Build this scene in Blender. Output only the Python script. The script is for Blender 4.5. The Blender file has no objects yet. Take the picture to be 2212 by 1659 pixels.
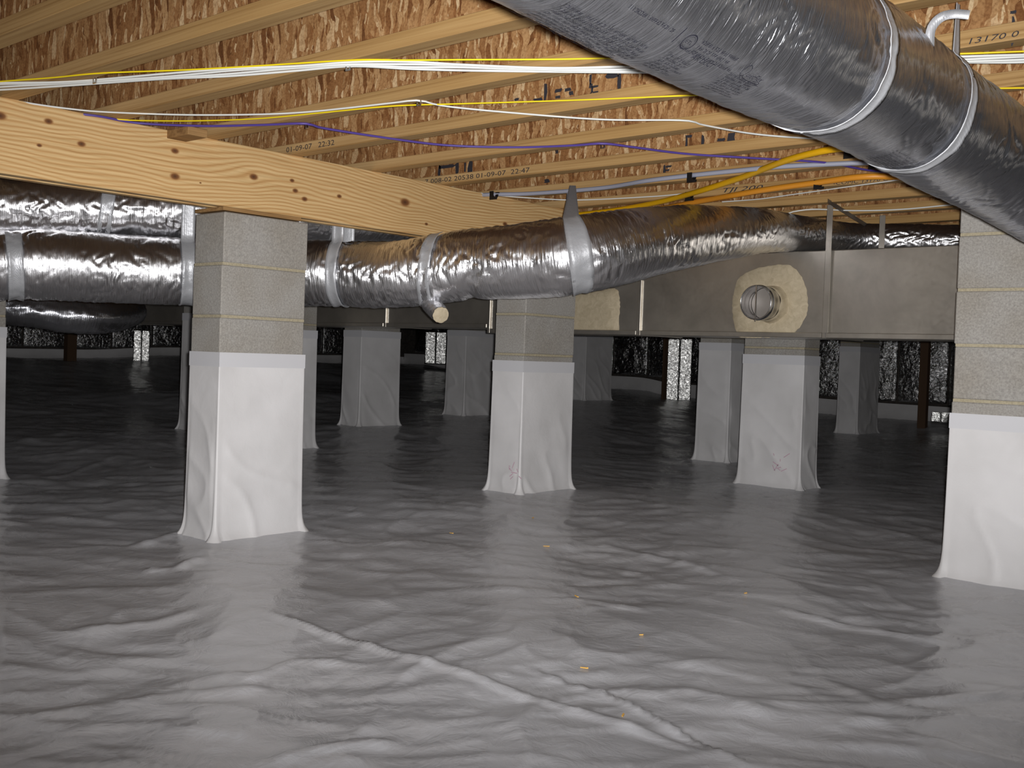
import bpy, math, random
import numpy as np
from mathutils import Vector, Matrix

random.seed(7); np.random.seed(7)
scene = bpy.context.scene
COL = scene.collection
PI = math.pi

# ------------------------------------------------------------------ camera
FPX, YAW, PITCH, ROLL = 2334.0, 2.2928, 0.02565, 0.0347
CXP, CYP = 1106.0, 829.5
CAM = np.array([0.0, 0.0, 0.76])


def cam_axes():
    ca, sa, cb, sb = math.cos(YAW), math.sin(YAW), math.cos(PITCH), math.sin(PITCH)
    cc, sc = math.cos(ROLL), math.sin(ROLL)
    F = np.array([ca * cb, sa * cb, -sb])
    R0 = np.array([sa, -ca, 0.0])
    U0 = np.cross(R0, F)
    return R0 * cc + U0 * sc, -R0 * sc + U0 * cc, F


R_, U_, F_ = cam_axes()
camd = bpy.data.cameras.new('camera')
camd.sensor_width = 36.0
camd.lens = FPX / 2212.0 * 36.0
camd.clip_start = 0.02
cam = bpy.data.objects.new('camera', camd)
M = Matrix(((R_[0], U_[0], -F_[0], CAM[0]), (R_[1], U_[1], -F_[1], CAM[1]), (R_[2], U_[2], -F_[2], CAM[2]), (0, 0, 0, 1)))
cam.matrix_world = M
COL.objects.link(cam)
scene.camera = cam

# ------------------------------------------------------------------ world, flash, exposure
world = bpy.data.worlds.new('world'); scene.world = world
world.use_nodes = True
world.node_tree.nodes['Background'].inputs[0].default_value = (0.5, 0.5, 0.6, 1)
world.node_tree.nodes['Background'].inputs[1].default_value = 0.004

FL = CAM + R_ * 0.024 + U_ * 0.014 + F_ * 0.01        # the camera's built-in flash, right of the lens
ld = bpy.data.lights.new('camera_flash', 'SPOT')
ld.energy = 675.0
ld.shadow_soft_size = 0.012
ld.spot_size = math.radians(108)
ld.spot_blend = 1.0
ld.color = (1.0, 0.985, 0.985)
lo = bpy.data.objects.new('camera_flash', ld)
BEAMV = 0.43                     # the beam is wider than it is high
tilt = math.radians(3.0)
Ff = F_ * math.cos(tilt) + U_ * math.sin(tilt)
Uf = U_ * math.cos(tilt) - F_ * math.sin(tilt)
lo.matrix_world = Matrix(((R_[0] , Uf[0] * BEAMV, -Ff[0], FL[0]), (R_[1], Uf[1] * BEAMV, -Ff[1], FL[1]), (R_[2], Uf[2] * BEAMV, -Ff[2], FL[2]), (0, 0, 0, 1)))
COL.objects.link(lo)

scene.view_settings.view_transform = 'Standard'
scene.view_settings.look = 'None'
scene.view_settings.exposure = 0.0
scene.view_settings.gamma = 1.0
scene.view_settings.use_curve_mapping = False


# ------------------------------------------------------------------ picture <-> place helpers
def ray(x, y):
    return F_ + R_ * (x - CXP) / FPX - U_ * (y - CYP) / FPX


def on_plane(x, y, ax, v):
    d = ray(x, y)
    return CAM + d * ((v - CAM[ax]) / d[ax])


def at_dist(x, y, dist):
    d = ray(x, y)
    return CAM + d * (dist / math.hypot(d[0], d[1]))


def project(p):
    d = np.asarray(p, float) - CAM
    z = d @ F_
    return CXP + FPX * (d @ R_) / z, CYP - FPX * (d @ U_) / z


# ------------------------------------------------------------------ numpy noise
_rng = np.random.RandomState(11)
_perm = _rng.permutation(256); _perm = np.concatenate([_perm, _perm, _perm])
_grad = _rng.normal(size=(256, 3)); _grad /= np.linalg.norm(_grad, axis=1)[:, None]


def pnoise(x, y, z=0.0):
    x, y, z = np.broadcast_arrays(np.asarray(x, float), np.asarray(y, float), np.asarray(z, float))
    xi, yi, zi = np.floor(x).astype(int), np.floor(y).astype(int), np.floor(z).astype(int)
    xf, yf, zf = x - xi, y - yi, z - zi
    fade = lambda t: t * t * t * (t * (t * 6 - 15) + 10)
    u, v, w = fade(xf), fade(yf), fade(zf)
    out = 0.0
    for i in (0, 1):
        for j in (0, 1):
            for k in (0, 1):
                h = _perm[_perm[_perm[(xi + i) & 255] + ((yi + j) & 255)] + ((zi + k) & 255)] & 255
                g = _grad[h]
                d = g[..., 0] * (xf - i) + g[..., 1] * (yf - j) + g[..., 2] * (zf - k)
                out = out + d * (u if i else 1 - u) * (v if j else 1 - v) * (w if k else 1 - w)
    return out * 1.4


# ------------------------------------------------------------------ objects
def tag(o, label=None, cat=None, group=None, kind=None):
    if label: o['label'] = label
    if cat: o['category'] = cat
    if group: o['group'] = group
    if kind: o['kind'] = kind
    return o


def link(name, me, mat=None, parent=None, loc=None):
    o = bpy.data.objects.new(name, me)
    COL.objects.link(o)
    if mat is not None and me is not None and len(me.materials) == 0:
        me.materials.append(mat)
    if loc is not None: o.location = loc
    if parent is not None: o.parent = parent
    return o


def thing(name, label, cat, loc=(0, 0, 0), group=None):
    o = bpy.data.objects.new(name, None)
    o.empty_display_size = 0.1
    COL.objects.link(o)
    o.location = loc
    return tag(o, label, cat, group)


def fast_mesh(name, V, Q, smooth=True, uv=None):
    """V (n,3) array, Q (m,4) or (m,3) int array"""
    V = np.asarray(V, np.float32); Q = np.asarray(Q, np.int32)
    me = bpy.data.meshes.new(name)
    k = Q.shape[1]
    me.vertices.add(len(V)); me.vertices.foreach_set('co', V.ravel())
    me.loops.add(Q.size); me.loops.foreach_set('vertex_index', Q.ravel())
    me.polygons.add(len(Q))
    me.polygons.foreach_set('loop_start', np.arange(len(Q), dtype=np.int32) * k)
    me.polygons.foreach_set('loop_total', np.full(len(Q), k, np.int32))
    if smooth: me.polygons.foreach_set('use_smooth', np.ones(len(Q), bool))
    if uv is not None:
        l = me.uv_layers.new(name='UVMap')
        l.data.foreach_set('uv', np.asarray(uv, np.float32)[Q.ravel()].ravel())
    me.update(calc_edges=True)
    me.validate()
    return me


def grid_quads(n, m, wrap=False):
    i = np.arange(n - 1)[:, None]; j = np.arange(m if wrap else m - 1)[None, :]
    a = i * m + j; b = i * m + (j + 1) % m
    return np.stack([a, b, b + m, a + m], -1).reshape(-1, 4)


def py_mesh(name, V, F, smooth=False):
    me = bpy.data.meshes.new(name)
    me.from_pydata([tuple(v) for v in V], [], F)
    if smooth:
        for p in me.polygons: p.use_smooth = True
    me.update()
    return me


def box_data(x0, x1, y0, y1, z0, z1, b=0.0):
    """box with optionally chamfered edges (24 vertices)"""
    if b <= 0:
        V = [(x, y, z) for z in (z0, z1) for y in (y0, y1) for x in (x0, x1)]
        F = [(0, 2, 3, 1), (4, 5, 7, 6), (0, 1, 5, 4), (2, 6, 7, 3), (0, 4, 6, 2), (1, 3, 7, 5)]
        return V, F
    V, F = [], []
    idx = {}
    X, Y, Z = (x0, x1), (y0, y1), (z0, z1)
    for i in (0, 1):
        for j in (0, 1):
            for k in (0, 1):
                sx, sy, sz = (1, -1)[i], (1, -1)[j], (1, -1)[k]
                idx[i, j, k, 0] = len(V); V.append((X[i], Y[j] + sy * b, Z[k] + sz * b))
                idx[i, j, k, 1] = len(V); V.append((X[i] + sx * b, Y[j], Z[k] + sz * b))
                idx[i, j, k, 2] = len(V); V.append((X[i] + sx * b, Y[j] + sy * b, Z[k]))
    q = lambda *a: F.append(tuple(idx[t] for t in a))
    for i in (0, 1): q((i, 0, 0, 0), (i, 1, 0, 0), (i, 1, 1, 0), (i, 0, 1, 0))
    for j in (0, 1): q((0, j, 0, 1), (1, j, 0, 1), (1, j, 1, 1), (0, j, 1, 1))
    for k in (0, 1): q((0, 0, k, 2), (1, 0, k, 2), (1, 1, k, 2), (0, 1, k, 2))
    for i in (0, 1):
        for j in (0, 1): q((i, j, 0, 0), (i, j, 1, 0), (i, j, 1, 1), (i, j, 0, 1))
    for i in (0, 1):
        for k in (0, 1): q((i, 0, k, 0), (i, 1, k, 0), (i, 1, k, 2), (i, 0, k, 2))
    for j in (0, 1):
        for k in (0, 1): q((0, j, k, 1), (1, j, k, 1), (1, j, k, 2), (0, j, k, 2))
    for i in (0, 1):
        for j in (0, 1):
            for k in (0, 1): q((i, j, k, 0), (i, j, k, 1), (i, j, k, 2))
    return V, F


def fix_normals(me):
    import bmesh
    bm = bmesh.new(); bm.from_mesh(me)
    bmesh.ops.recalc_face_normals(bm, faces=bm.faces)
    bm.to_mesh(me); bm.free(); me.update()


def box(name, x0, x1, y0, y1, z0, z1, mat, parent=None, b=0.0):
    V, F = box_data(x0, x1, y0, y1, z0, z1, b)
    me = py_mesh(name, V, F)
    if b > 0: fix_normals(me)
    return link(name, me, mat, parent)


class MB:
    def __init__(s): s.V = []; s.F = []
    def add(s, V, F):
        n = len(s.V); s.V += [tuple(v) for v in V]; s.F += [tuple(i + n for i in f) for f in F]
    def box(s, *a, b=0.0): s.add(*box_data(*a, b=b))
    def build(s, name, mat, parent=None, smooth=False, fix=False):
        me = py_mesh(name, s.V, s.F, smooth)
        if fix: fix_normals(me)
        return link(name, me, mat, parent)


# ------------------------------------------------------------------ materials
def srgb(r, g, b):
    f = lambda c: (c / 255) / 12.92 if c / 255 <= 0.04045 else (((c / 255) + 0.055) / 1.055) ** 2.4
    return (f(r), f(g), f(b), 1.0)


class Mat:
    def __init__(s, name, base=(0.5, 0.5, 0.5, 1), rough=0.6, metal=0.0, spec=0.5):
        s.m = bpy.data.materials.new(name); s.m.use_nodes = True
        s.t = s.m.node_tree; s.b = s.t.nodes['Principled BSDF']
        s.set('Base Color', base); s.set('Roughness', rough); s.set('Metallic', metal); s.set('Specular IOR Level', spec)
    def set(s, k, v): s.b.inputs[k].default_value = v
    def n(s, typ, **kw):
        nd = s.t.nodes.new(typ)
        for k, v in kw.items():
            if k.startswith('i_'):
                key = k[2:]
                key = int(key) if key.isdigit() else key.replace('_', ' ')
                nd.inputs[key].default_value = v
            else: setattr(nd, k, v)
        return nd
    def l(s, a, b): s.t.links.new(a, b)
    def coords(s, scale=(1, 1, 1), kind='Object', rot=(0, 0, 0)):
        tc = s.n('ShaderNodeTexCoord'); mp = s.n('ShaderNodeMapping')
        mp.inputs['Scale'].default_value = scale
        mp.inputs['Rotation'].default_value = rot
        s.l(tc.outputs[kind], mp.inputs['Vector'])
        return mp.outputs['Vector']
    def noise(s, vec, scale=5, detail=3, rough=0.5, dist=0.0):
        nd = s.n('ShaderNodeTexNoise'); nd.inputs['Scale'].default_value = scale
        nd.inputs['Detail'].default_value = detail; nd.inputs['Roughness'].default_value = rough
        nd.inputs['Distortion'].default_value = dist
        s.l(vec, nd.inputs['Vector']); return nd
    def ramp(s, fac, stops, interp='LINEAR'):
        r = s.n('ShaderNodeValToRGB'); cr = r.color_ramp; cr.interpolation = interp
        while len(cr.elements) < len(stops): cr.elements.new(0.5)
        for e, (p, c) in zip(cr.elements, stops):
            e.position = p; e.color = c if len(c) == 4 else (*c, 1)
        s.l(fac, r.inputs['Fac']); return r.outputs['Color']
    def mix(s, a, b, fac, mode='MIX'):
        m = s.n('ShaderNodeMix', data_type='RGBA', blend_type=mode)
        for v, k in ((fac, 0), (a, 6), (b, 7)):
            if hasattr(v, 'is_output') or isinstance(v, bpy.types.NodeSocket): s.l(v, m.inputs[k])
            else: m.inputs[k].default_value = v
        return m.outputs[2]
    def math(s, op, a, b=0.0, clamp=False):
        m = s.n('ShaderNodeMath', operation=op, use_clamp=clamp)
        for v, k in ((a, 0), (b, 1)):
            if isinstance(v, bpy.types.NodeSocket): s.l(v, m.inputs[k])
            else: m.inputs[k].default_value = v
        return m.outputs[0]
    def col(s, sock): s.l(sock, s.b.inputs['Base Color']); return s
    def rgh(s, sock): s.l(sock, s.b.inputs['Roughness']); return s
    def bump(s, height, strength=0.3, dist=0.01):
        b = s.n('ShaderNodeBump'); b.inputs['Strength'].default_value = strength
        b.inputs['Distance'].default_value = dist
        s.l(height, b.inputs['Height'])
        old = s.b.inputs['Normal'].links
        if old: s.l(old[0].from_socket, b.inputs['Normal'])
        s.l(b.outputs['Normal'], s.b.inputs['Normal']); return s


def make_foil(name, base, rough, streak=(70, 14), amp=0.5):
    m = Mat(name, base, rough, 1.0)
    v = m.coords((1, 1, 1), 'UV')
    mp = m.n('ShaderNodeMapping'); mp.inputs['Scale'].default_value = (streak[0], streak[1], 1)
    m.l(v, mp.inputs['Vector'])
    n1 = m.noise(mp.outputs[0], 1.0, 4, 0.6, 0.6)
    mp2 = m.n('ShaderNodeMapping'); mp2.inputs['Scale'].default_value = (streak[0] * 2.4, streak[1] * 4, 1)
    m.l(v, mp2.inputs['Vector'])
    vo = m.n('ShaderNodeTexVoronoi', feature='F1'); m.l(mp2.outputs[0], vo.inputs['Vector']); vo.inputs['Scale'].default_value = 1.0
    m.bump(n1.outputs['Fac'], amp, 0.006)
    m.bump(vo.outputs['Distance'], amp * 0.35, 0.003)
    return m


MT = {}
MT['foil'] = make_foil('duct_foil', (0.86, 0.86, 0.88, 1), 0.29, (130, 9), 0.45)
MT['foil_dull'] = make_foil('duct_foil_printed', (0.60, 0.61, 0.65, 1), 0.23, (180, 8), 0.55)
MT['foil_dull'].set('Metallic', 0.95)
m = Mat('wall_foil', (0.55, 0.55, 0.55, 1), 0.2, 1.0)
v = m.coords((1, 1, 1))
n1 = m.noise(v, 26, 4, 0.6, 0.5); n2 = m.noise(v, 90, 2, 0.5)
m.bump(n1.outputs['Fac'], 0.9, 0.02); m.bump(n2.outputs['Fac'], 0.4, 0.005)
MT['wall_foil'] = m
m = Mat('strap_tape', (0.50, 0.51, 0.53, 1), 0.42, 0.35)
v = m.coords((1, 1, 1)); n1 = m.noise(v, 60, 3, 0.5); m.bump(n1.outputs['Fac'], 0.3, 0.004)
w = m.n('ShaderNodeTexWave', wave_type='BANDS'); w.inputs['Scale'].default_value = 90; w.inputs['Distortion'].default_value = 1.5
m.l(v, w.inputs['Vector']); m.bump(w.outputs['Fac'], 0.12, 0.002)
MT['strap'] = m

m = Mat('galvanised_sheet', (0.42, 0.42, 0.42, 1), 0.4, 0.82)
v = m.coords((1, 1, 1)); n1 = m.noise(v, 3.5, 5, 0.6, 0.3)
m.col(m.ramp(n1.outputs['Fac'], [(0.3, (0.40, 0.37, 0.325)), (0.7, (0.60, 0.56, 0.49))]))  # warm tint puts the timber's brown reflection into the metal colour
n2 = m.noise(v, 55, 3, 0.6)
m.rgh(m.math('ADD', m.math('MULTIPLY', n2.outputs['Fac'], 0.16), 0.32))
n3 = m.noise(v, 2.2, 1, 0.5); m.bump(n3.outputs['Fac'], 0.35, 0.03)
MT['galv'] = m
MT['seam_metal'] = Mat('bright_seam_metal', (0.8, 0.8, 0.78, 1), 0.28, 1.0)
MT['collar_metal'] = Mat('collar_metal', (0.62, 0.62, 0.63, 1), 0.22, 1.0)
MT['dark_steel'] = Mat('dark_steel_strap', (0.25, 0.25, 0.26, 1), 0.45, 0.9)

m = Mat('duct_mastic', srgb(190, 172, 135), 0.75)
v = m.coords((1, 1, 1)); n1 = m.noise(v, 30, 4, 0.6, 1.0)
m.col(m.ramp(n1.outputs['Fac'], [(0.3, srgb(178, 164, 136)), (0.7, srgb(202, 188, 160))]))
m.bump(n1.outputs['Fac'], 0.25, 0.004)
MT['mastic'] = m

m = Mat('concrete_block', srgb(150, 147, 140), 0.95, 0, 0.2)
v = m.coords((1, 1, 1)); n1 = m.noise(v, 140, 3, 0.7); n2 = m.noise(v, 5, 3, 0.5)
c = m.mix(m.ramp(n1.outputs['Fac'], [(0.3, srgb(146, 143, 138)), (0.7, srgb(180, 177, 171))]),
          m.ramp(n2.outputs['Fac'], [(0.35, srgb(232, 226, 216)), (0.65, (1, 1, 1, 1))]), 0.6, 'MULTIPLY')
vo = m.n('ShaderNodeTexVoronoi'); vo.inputs['Scale'].default_value = 22; m.l(v, vo.inputs['Vector'])
pit = m.ramp(vo.outputs['Distance'], [(0.0, (0.35, 0.33, 0.3)), (0.045, (1, 1, 1))])
nn = m.noise(v, 9, 1); pm = m.ramp(nn.outputs['Fac'], [(0.5, (0, 0, 0)), (0.6, (1, 1, 1))])
m.col(m.mix(c, pit, m.math('MULTIPLY', pm, 0.8), 'MULTIPLY'))
m.bump(n1.outputs['Fac'], 0.5, 0.002)
MT['block'] = m
m = Mat('mortar', srgb(172, 158, 124), 0.95, 0, 0.2)
v = m.coords((1, 1, 1)); n1 = m.noise(v, 120, 3, 0.7)
m.col(m.ramp(n1.outputs['Fac'], [(0.3, srgb(158, 148, 124)), (0.7, srgb(188, 178, 152))])); m.bump(n1.outputs['Fac'], 0.6, 0.003)
MT['mortar'] = m

m = Mat('pier_liner', (0.74, 0.73, 0.73, 1), 0.5, 0, 0.4)
v = m.coords((1, 1, 1)); n1 = m.noise(v, 16, 4, 0.6, 0.4); n2 = m.noise(v, 4, 3, 0.5)
m.col(m.ramp(n2.outputs['Fac'], [(0.3, (0.66, 0.65, 0.645)), (0.7, (0.78, 0.77, 0.77))]))
m.bump(n1.outputs['Fac'], 0.25, 0.006)
MT['wrap'] = m
MT['tape'] = Mat('white_seam_tape', (0.66, 0.66, 0.68, 1), 0.42, 0, 0.5)

m = Mat('floor_liner', (0.60, 0.60, 0.61, 1), 0.3, 0, 0.42)
v = m.coords((1, 1, 1)); n1 = m.noise(v, 3.0, 4, 0.6, 0.6)
m.col(m.ramp(n1.outputs['Fac'], [(0.25, (0.53, 0.535, 0.56)), (0.75, (0.61, 0.615, 0.64))]))
n2 = m.noise(m.coords((1, 1, 1), rot=(0, 0, 0.7)), 14, 5, 0.65, 1.2); m.bump(n2.outputs['Fac'], 0.16, 0.02)
m.rgh(m.math('ADD', m.math('MULTIPLY', n1.outputs['Fac'], 0.12), 0.21))
MT['floor'] = m

# engineered flange timber: long fine streaks along X
m = Mat('flange_timber', srgb(196, 158, 98), 0.75, 0, 0.25)
v = m.coords((1.2, 60, 110)); n1 = m.noise(v, 1.0, 5, 0.6, 0.3); v2 = m.coords((0.6, 8, 8)); n2 = m.noise(v2, 1.0, 3, 0.5)
c1 = m.ramp(n1.outputs['Fac'], [(0.30, srgb(158, 124, 78)), (0.46, srgb(190, 156, 108)), (0.75, srgb(212, 180, 130))])
m.col(m.mix(c1, m.ramp(n2.outputs['Fac'], [(0.3, srgb(214, 200, 170)), (0.7, (1, 1, 1, 1))]), 0.8, 'MULTIPLY'))
m.bump(n1.outputs['Fac'], 0.3, 0.003)
MT['flange'] = m


def make_osb(name, vert=True):
    m = Mat(name, srgb(170, 115, 65), 0.8, 0, 0.25)
    tc = m.n('ShaderNodeTexCoord')
    warp = m.n('ShaderNodeTexNoise'); warp.inputs['Scale'].default_value = 7; warp.inputs['Detail'].default_value = 2
    m.l(tc.outputs['Object'], warp.inputs['Vector'])
    add = m.n('ShaderNodeVectorMath', operation='MULTIPLY_ADD')
    m.l(warp.outputs['Color'], add.inputs[0]); add.inputs[1].default_value = (0.09, 0.09, 0.09); m.l(tc.outputs['Object'], add.inputs[2])
    cols = []
    for k, (sc, rot) in enumerate((((70, 70, 14) if vert else (70, 14, 70), 0.12), ((50, 50, 13) if vert else (46, 12, 46), -0.45), ((130, 130, 30) if vert else (26, 110, 110), 0.55))):
        mp = m.n('ShaderNodeMapping'); mp.inputs['Scale'].default_value = sc
        mp.inputs['Rotation'].default_value = (0, rot, 0) if vert else (0, 0, rot)
        mp.inputs['Location'].default_value = (k * 3.1, k * 1.7, k)
        m.l(add.outputs[0], mp.inputs['Vector'])
        vo = m.n('ShaderNodeTexVoronoi'); vo.inputs['Scale'].default_value = 1.0; vo.inputs['Randomness'].default_value = 1.0
        m.l(mp.outputs[0], vo.inputs['Vector'])
        sep = m.n('ShaderNodeSeparateColor'); m.l(vo.outputs['Color'], sep.inputs[0])
        cols.append((sep.outputs[0], sep.outputs[1], vo.outputs['Distance']))
    pal = [(0.0, srgb(112, 72, 40)), (0.12, srgb(142, 96, 56)), (0.40, srgb(164, 120, 76)), (0.70, srgb(178, 136, 90)), (0.88, srgb(196, 158, 112)), (0.98, srgb(220, 192, 150))]
    a = m.ramp(cols[0][0], pal); b = m.ramp(cols[1][0], pal); c = m.ramp(cols[2][0], pal)
    ma = m.math('GREATER_THAN', cols[0][1], 0.5); mb = m.math('GREATER_THAN', cols[1][1], 0.55)
    cc = m.mix(m.mix(c, a, ma), b, mb)
    ft = m.noise(tc.outputs['Object'], 160, 2, 0.6)
    cc = m.mix(cc, m.ramp(ft.outputs['Fac'], [(0.3, srgb(190, 175, 160)), (0.6, (1, 1, 1, 1))]), 0.7, 'MULTIPLY')
    m.col(cc)
    h = m.mix(cols[0][0], cols[1][0], mb)
    m.bump(h, 0.35, 0.003)
    m.bump(cols[0][2], 0.2, 0.003)
    return m


MT['osb'] = make_osb('osb_web', True)
MT['osb_flat'] = make_osb('osb_subfloor', False)

# girder timber with knots; grain runs along Y, faces look along X
KNOTS = [((0.0, 250), .018), ((105, 262), .013), ((85, 314), .008), ((176, 311), .013), ((378, 326), .014), ((378, 381), .017), ((548, 382), .017),
         ((631, 390), .010), ((638, 412), .012), ((658, 430), .013), ((733, 424), .011), ((875, 437), .024), ((921, 484), .009), ((1091, 484), .014), ((1010, 380), .006), ((433, 395), .004)]
m = Mat('girder_pine', srgb(214, 166, 94), 0.7, 0, 0.3)
tc = m.n('ShaderNodeTexCoord'); P = tc.outputs['Object']
tot = None; kn = None
for (px, r) in KNOTS:
    p = on_plane(px[0], px[1], 0, -3.6)
    sub = m.n('ShaderNodeVectorMath', operation='SUBTRACT'); m.l(P, sub.inputs[0]); sub.inputs[1].default_value = (-3.6, p[1], p[2])
    mul = m.n('ShaderNodeVectorMath', operation='MULTIPLY'); m.l(sub.outputs[0], mul.inputs[0]); mul.inputs[1].default_value = (0.4, 0.62, 1.0)
    ln = m.n('ShaderNodeVectorMath', operation='LENGTH'); m.l(mul.outputs[0], ln.inputs[0])
    d = m.math('DIVIDE', ln.outputs['Value'], r)
    kn = d if kn is None else m.math('MINIMUM', kn, d)
    sz = m.n('ShaderNodeSeparateXYZ'); m.l(sub.outputs[0], sz.inputs[0])
    e = m.math('MULTIPLY', m.math('MULTIPLY', sz.outputs[2], r * 60), m.math('POWER', 2.718, m.math('MULTIPLY', m.math('MULTIPLY', d, d), -0.10)))
    tot = e if tot is None else m.math('ADD', tot, e)
sep = m.n('ShaderNodeSeparateXYZ'); m.l(P, sep.inputs[0])
z2 = m.math('SUBTRACT', sep.outputs[2], m.math('MULTIPLY', tot, 0.45))
wv = m.noise(m.coords((0.5, 0.8, 2.2)), 1.0, 2, 0.5)
z3 = m.math('ADD', z2, m.math('MULTIPLY', wv.outputs['Fac'], 0.22))
comb = m.n('ShaderNodeCombineXYZ'); m.l(m.math('MULTIPLY', sep.outputs[0], 3.0), comb.inputs[0]); m.l(m.math('MULTIPLY', sep.outputs[1], 0.35), comb.inputs[1]); m.l(z3, comb.inputs[2])
wave = m.n('ShaderNodeTexWave', wave_type='BANDS', bands_direction='Z'); wave.inputs['Scale'].default_value = 21
wave.inputs['Distortion'].default_value = 1.2; wave.inputs['Detail'].default_value = 3; wave.inputs['Detail Scale'].default_value = 1.2
m.l(comb.outputs[0], wave.inputs['Vector'])
fine = m.noise(m.coords((20, 2.5, 160)), 1.0, 3, 0.6)
c1 = m.ramp(wave.outputs['Fac'], [(0.02, srgb(200, 158, 104)), (0.25, srgb(214, 176, 122)), (0.7, srgb(222, 188, 134)), (1.0, srgb(226, 194, 142))])
c1 = m.mix(c1, m.ramp(fine.outputs['Fac'], [(0.3, srgb(216, 206, 190)), (0.6, (1, 1, 1, 1))]), 0.7, 'MULTIPLY')
kc = m.ramp(kn, [(0.0, srgb(84, 56, 36)), (0.35, srgb(116, 76, 46)), (0.8, srgb(160, 112, 66))])
kf = m.ramp(kn, [(0.75, (1, 1, 1)), (1.0, (0.25, 0.25, 0.25)), (1.0, (0, 0, 0))])
nd = kn
fac = m.math('SUBTRACT', 1.0, m.math('MULTIPLY', m.math('SUBTRACT', kn, 0.55), 2.6, clamp=True), clamp=True)
m.col(m.mix(c1, kc, fac))
m.bump(wave.outputs['Fac'], 0.15, 0.002)
MT['girder'] = m
m = Mat('rough_timber', srgb(190, 146, 84), 0.8, 0, 0.2)
v = m.coords((6, 6, 6)); n1 = m.noise(m.coords((40, 3, 60)), 1.0, 4, 0.6)
m.col(m.ramp(n1.outputs['Fac'], [(0.3, srgb(128, 96, 60)), (0.7, srgb(172, 136, 90))])); m.bump(n1.outputs['Fac'], 0.3, 0.003)
MT['timber'] = m


def plastic(name, rgb, rough=0.45):
    m = Mat(name, srgb(*rgb), rough)
    n1 = m.noise(m.coords((1, 1, 1)), 40, 2); m.bump(n1.outputs['Fac'], 0.08, 0.002)
    return m


MT['white_cable'] = plastic('white_cable_sheath', (232, 234, 230))
MT['yellow_cable'] = plastic('yellow_cable_sheath', (248, 222, 30))
MT['purple_cable'] = plastic('purple_cable_sheath', (88, 70, 150))
MT['grey_pipe'] = plastic('grey_water_pipe', (160, 162, 176))
MT['gas_pipe'] = plastic('yellow_gas_pipe', (236, 180, 14))
MT['orange_pipe'] = plastic('orange_gas_pipe', (226, 150, 44))
MT['black'] = plastic('black_plastic', (18, 17, 18))
MT['ink'] = Mat('printing_ink', (0.03, 0.028, 0.035, 1), 0.7)
MT['ink_duct'] = Mat('duct_printing_ink', (0.012, 0.012, 0.018, 1), 0.6, 0, 0.15)
MT['pink_chalk'] = Mat('pink_crayon', srgb(206, 168, 186), 0.8)
MT['chip'] = Mat('wood_chip', srgb(226, 178, 90), 0.8)
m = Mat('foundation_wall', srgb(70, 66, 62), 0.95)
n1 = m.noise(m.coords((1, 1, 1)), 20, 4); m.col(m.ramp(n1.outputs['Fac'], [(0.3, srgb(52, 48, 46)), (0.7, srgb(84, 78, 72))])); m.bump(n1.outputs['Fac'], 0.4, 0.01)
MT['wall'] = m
for k, v in list(MT.items()):
    if isinstance(v, Mat): MT[k] = v.m

MT['post'] = Mat('dark_post_timber', srgb(92, 72, 56), 0.85, 0, 0.2).m
MT['blade'] = Mat('damper_blade_metal', (0.34, 0.31, 0.28, 1), 0.55, 0.5).m
# ------------------------------------------------------------------ room size
XL, XR, YF, YB = -14.0, 3.5, -3.0, 13.0
ZJ = 1.545                # underside of the floor joists
ZS = ZJ + 0.302           # underside of the subfloor

# piers: name, box x0 x1 y0 y1, base z, top z, one joint height, wrap top z
PIERS = [
    dict(k='near_left', b=(-3.80, -3.60, 2.38, 2.78), z0=0.0, top=1.283, j=0.876, w=0.735,
         label='nearest concrete block pier under the timber girder, left of centre, white liner below'),
    dict(k='middle', b=(-3.73, -3.53, 4.09, 4.49), z0=0.064, top=1.283, j=0.770, w=0.737,
         label='middle block pier whose top is crossed by the long silver duct'),
    dict(k='right_near', b=(-1.42, -1.02, 4.08, 4.28), z0=-0.01, top=1.475, j=0.655, w=0.606,
         label='large block pier at the right edge of the photo with four bare courses'),
    dict(k='collar', b=(-3.33, -2.93, 5.93, 6.13), z0=0.02, top=1.50, j=0.866, w=0.822,
         label='wrapped pier directly below the round open duct collar'),
    dict(k='collar_behind', b=(-4.26, -4.00, 6.93, 7.13), z0=0.033, top=1.50, j=0.95, w=0.91,
         label='narrow wrapped pier just left of and behind the pier below the collar'),
    dict(k='right_far', b=(-4.98, -4.76, 10.9, 11.4), z0=0.06, top=1.50, j=1.03, w=0.985,
         label='distant wrapped pier between the strap of the metal trunk and the right edge pier'),
    dict(k='left_far', b=(-7.05, -6.83, 5.86, 6.29), z0=0.13, top=1.283, j=0.97, w=0.93,
         label='distant wrapped pier right of the near left pier, standing below the metal trunk'),
    dict(k='centre_far', b=(-7.53, -7.28, 7.57, 8.0), z0=0.157, top=1.283, j=1.05, w=0.995,
         label='distant wrapped pier half hidden by the left side of the middle pier'),
    dict(k='centre_farthest', b=(-7.85, -7.6, 9.9, 10.4), z0=0.27, top=1.283, j=1.10, w=1.06,
         label='farthest wrapped pier, seen just right of the middle pier'),
    dict(k='left_behind', b=(-6.25, -6.05, 4.38, 4.78), z0=0.06, top=1.283, j=0.93, w=0.89,
         label='wrapped pier showing as a narrow slice right of the near left pier'),
    dict(k='left_sliver', b=(-7.31, -7.11, 4.50, 4.88), z0=0.115, top=1.283, j=0.95, w=1.0,
         label='thin slice of a wrapped pier at the left side of the near left pier'),
    dict(k='left_edge', b=(-6.05, -5.85, 2.14, 2.54), z0=0.0, top=1.283, j=0.88, w=0.82,
         label='wrapped pier cut off by the left edge of the photo'),
]

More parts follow.
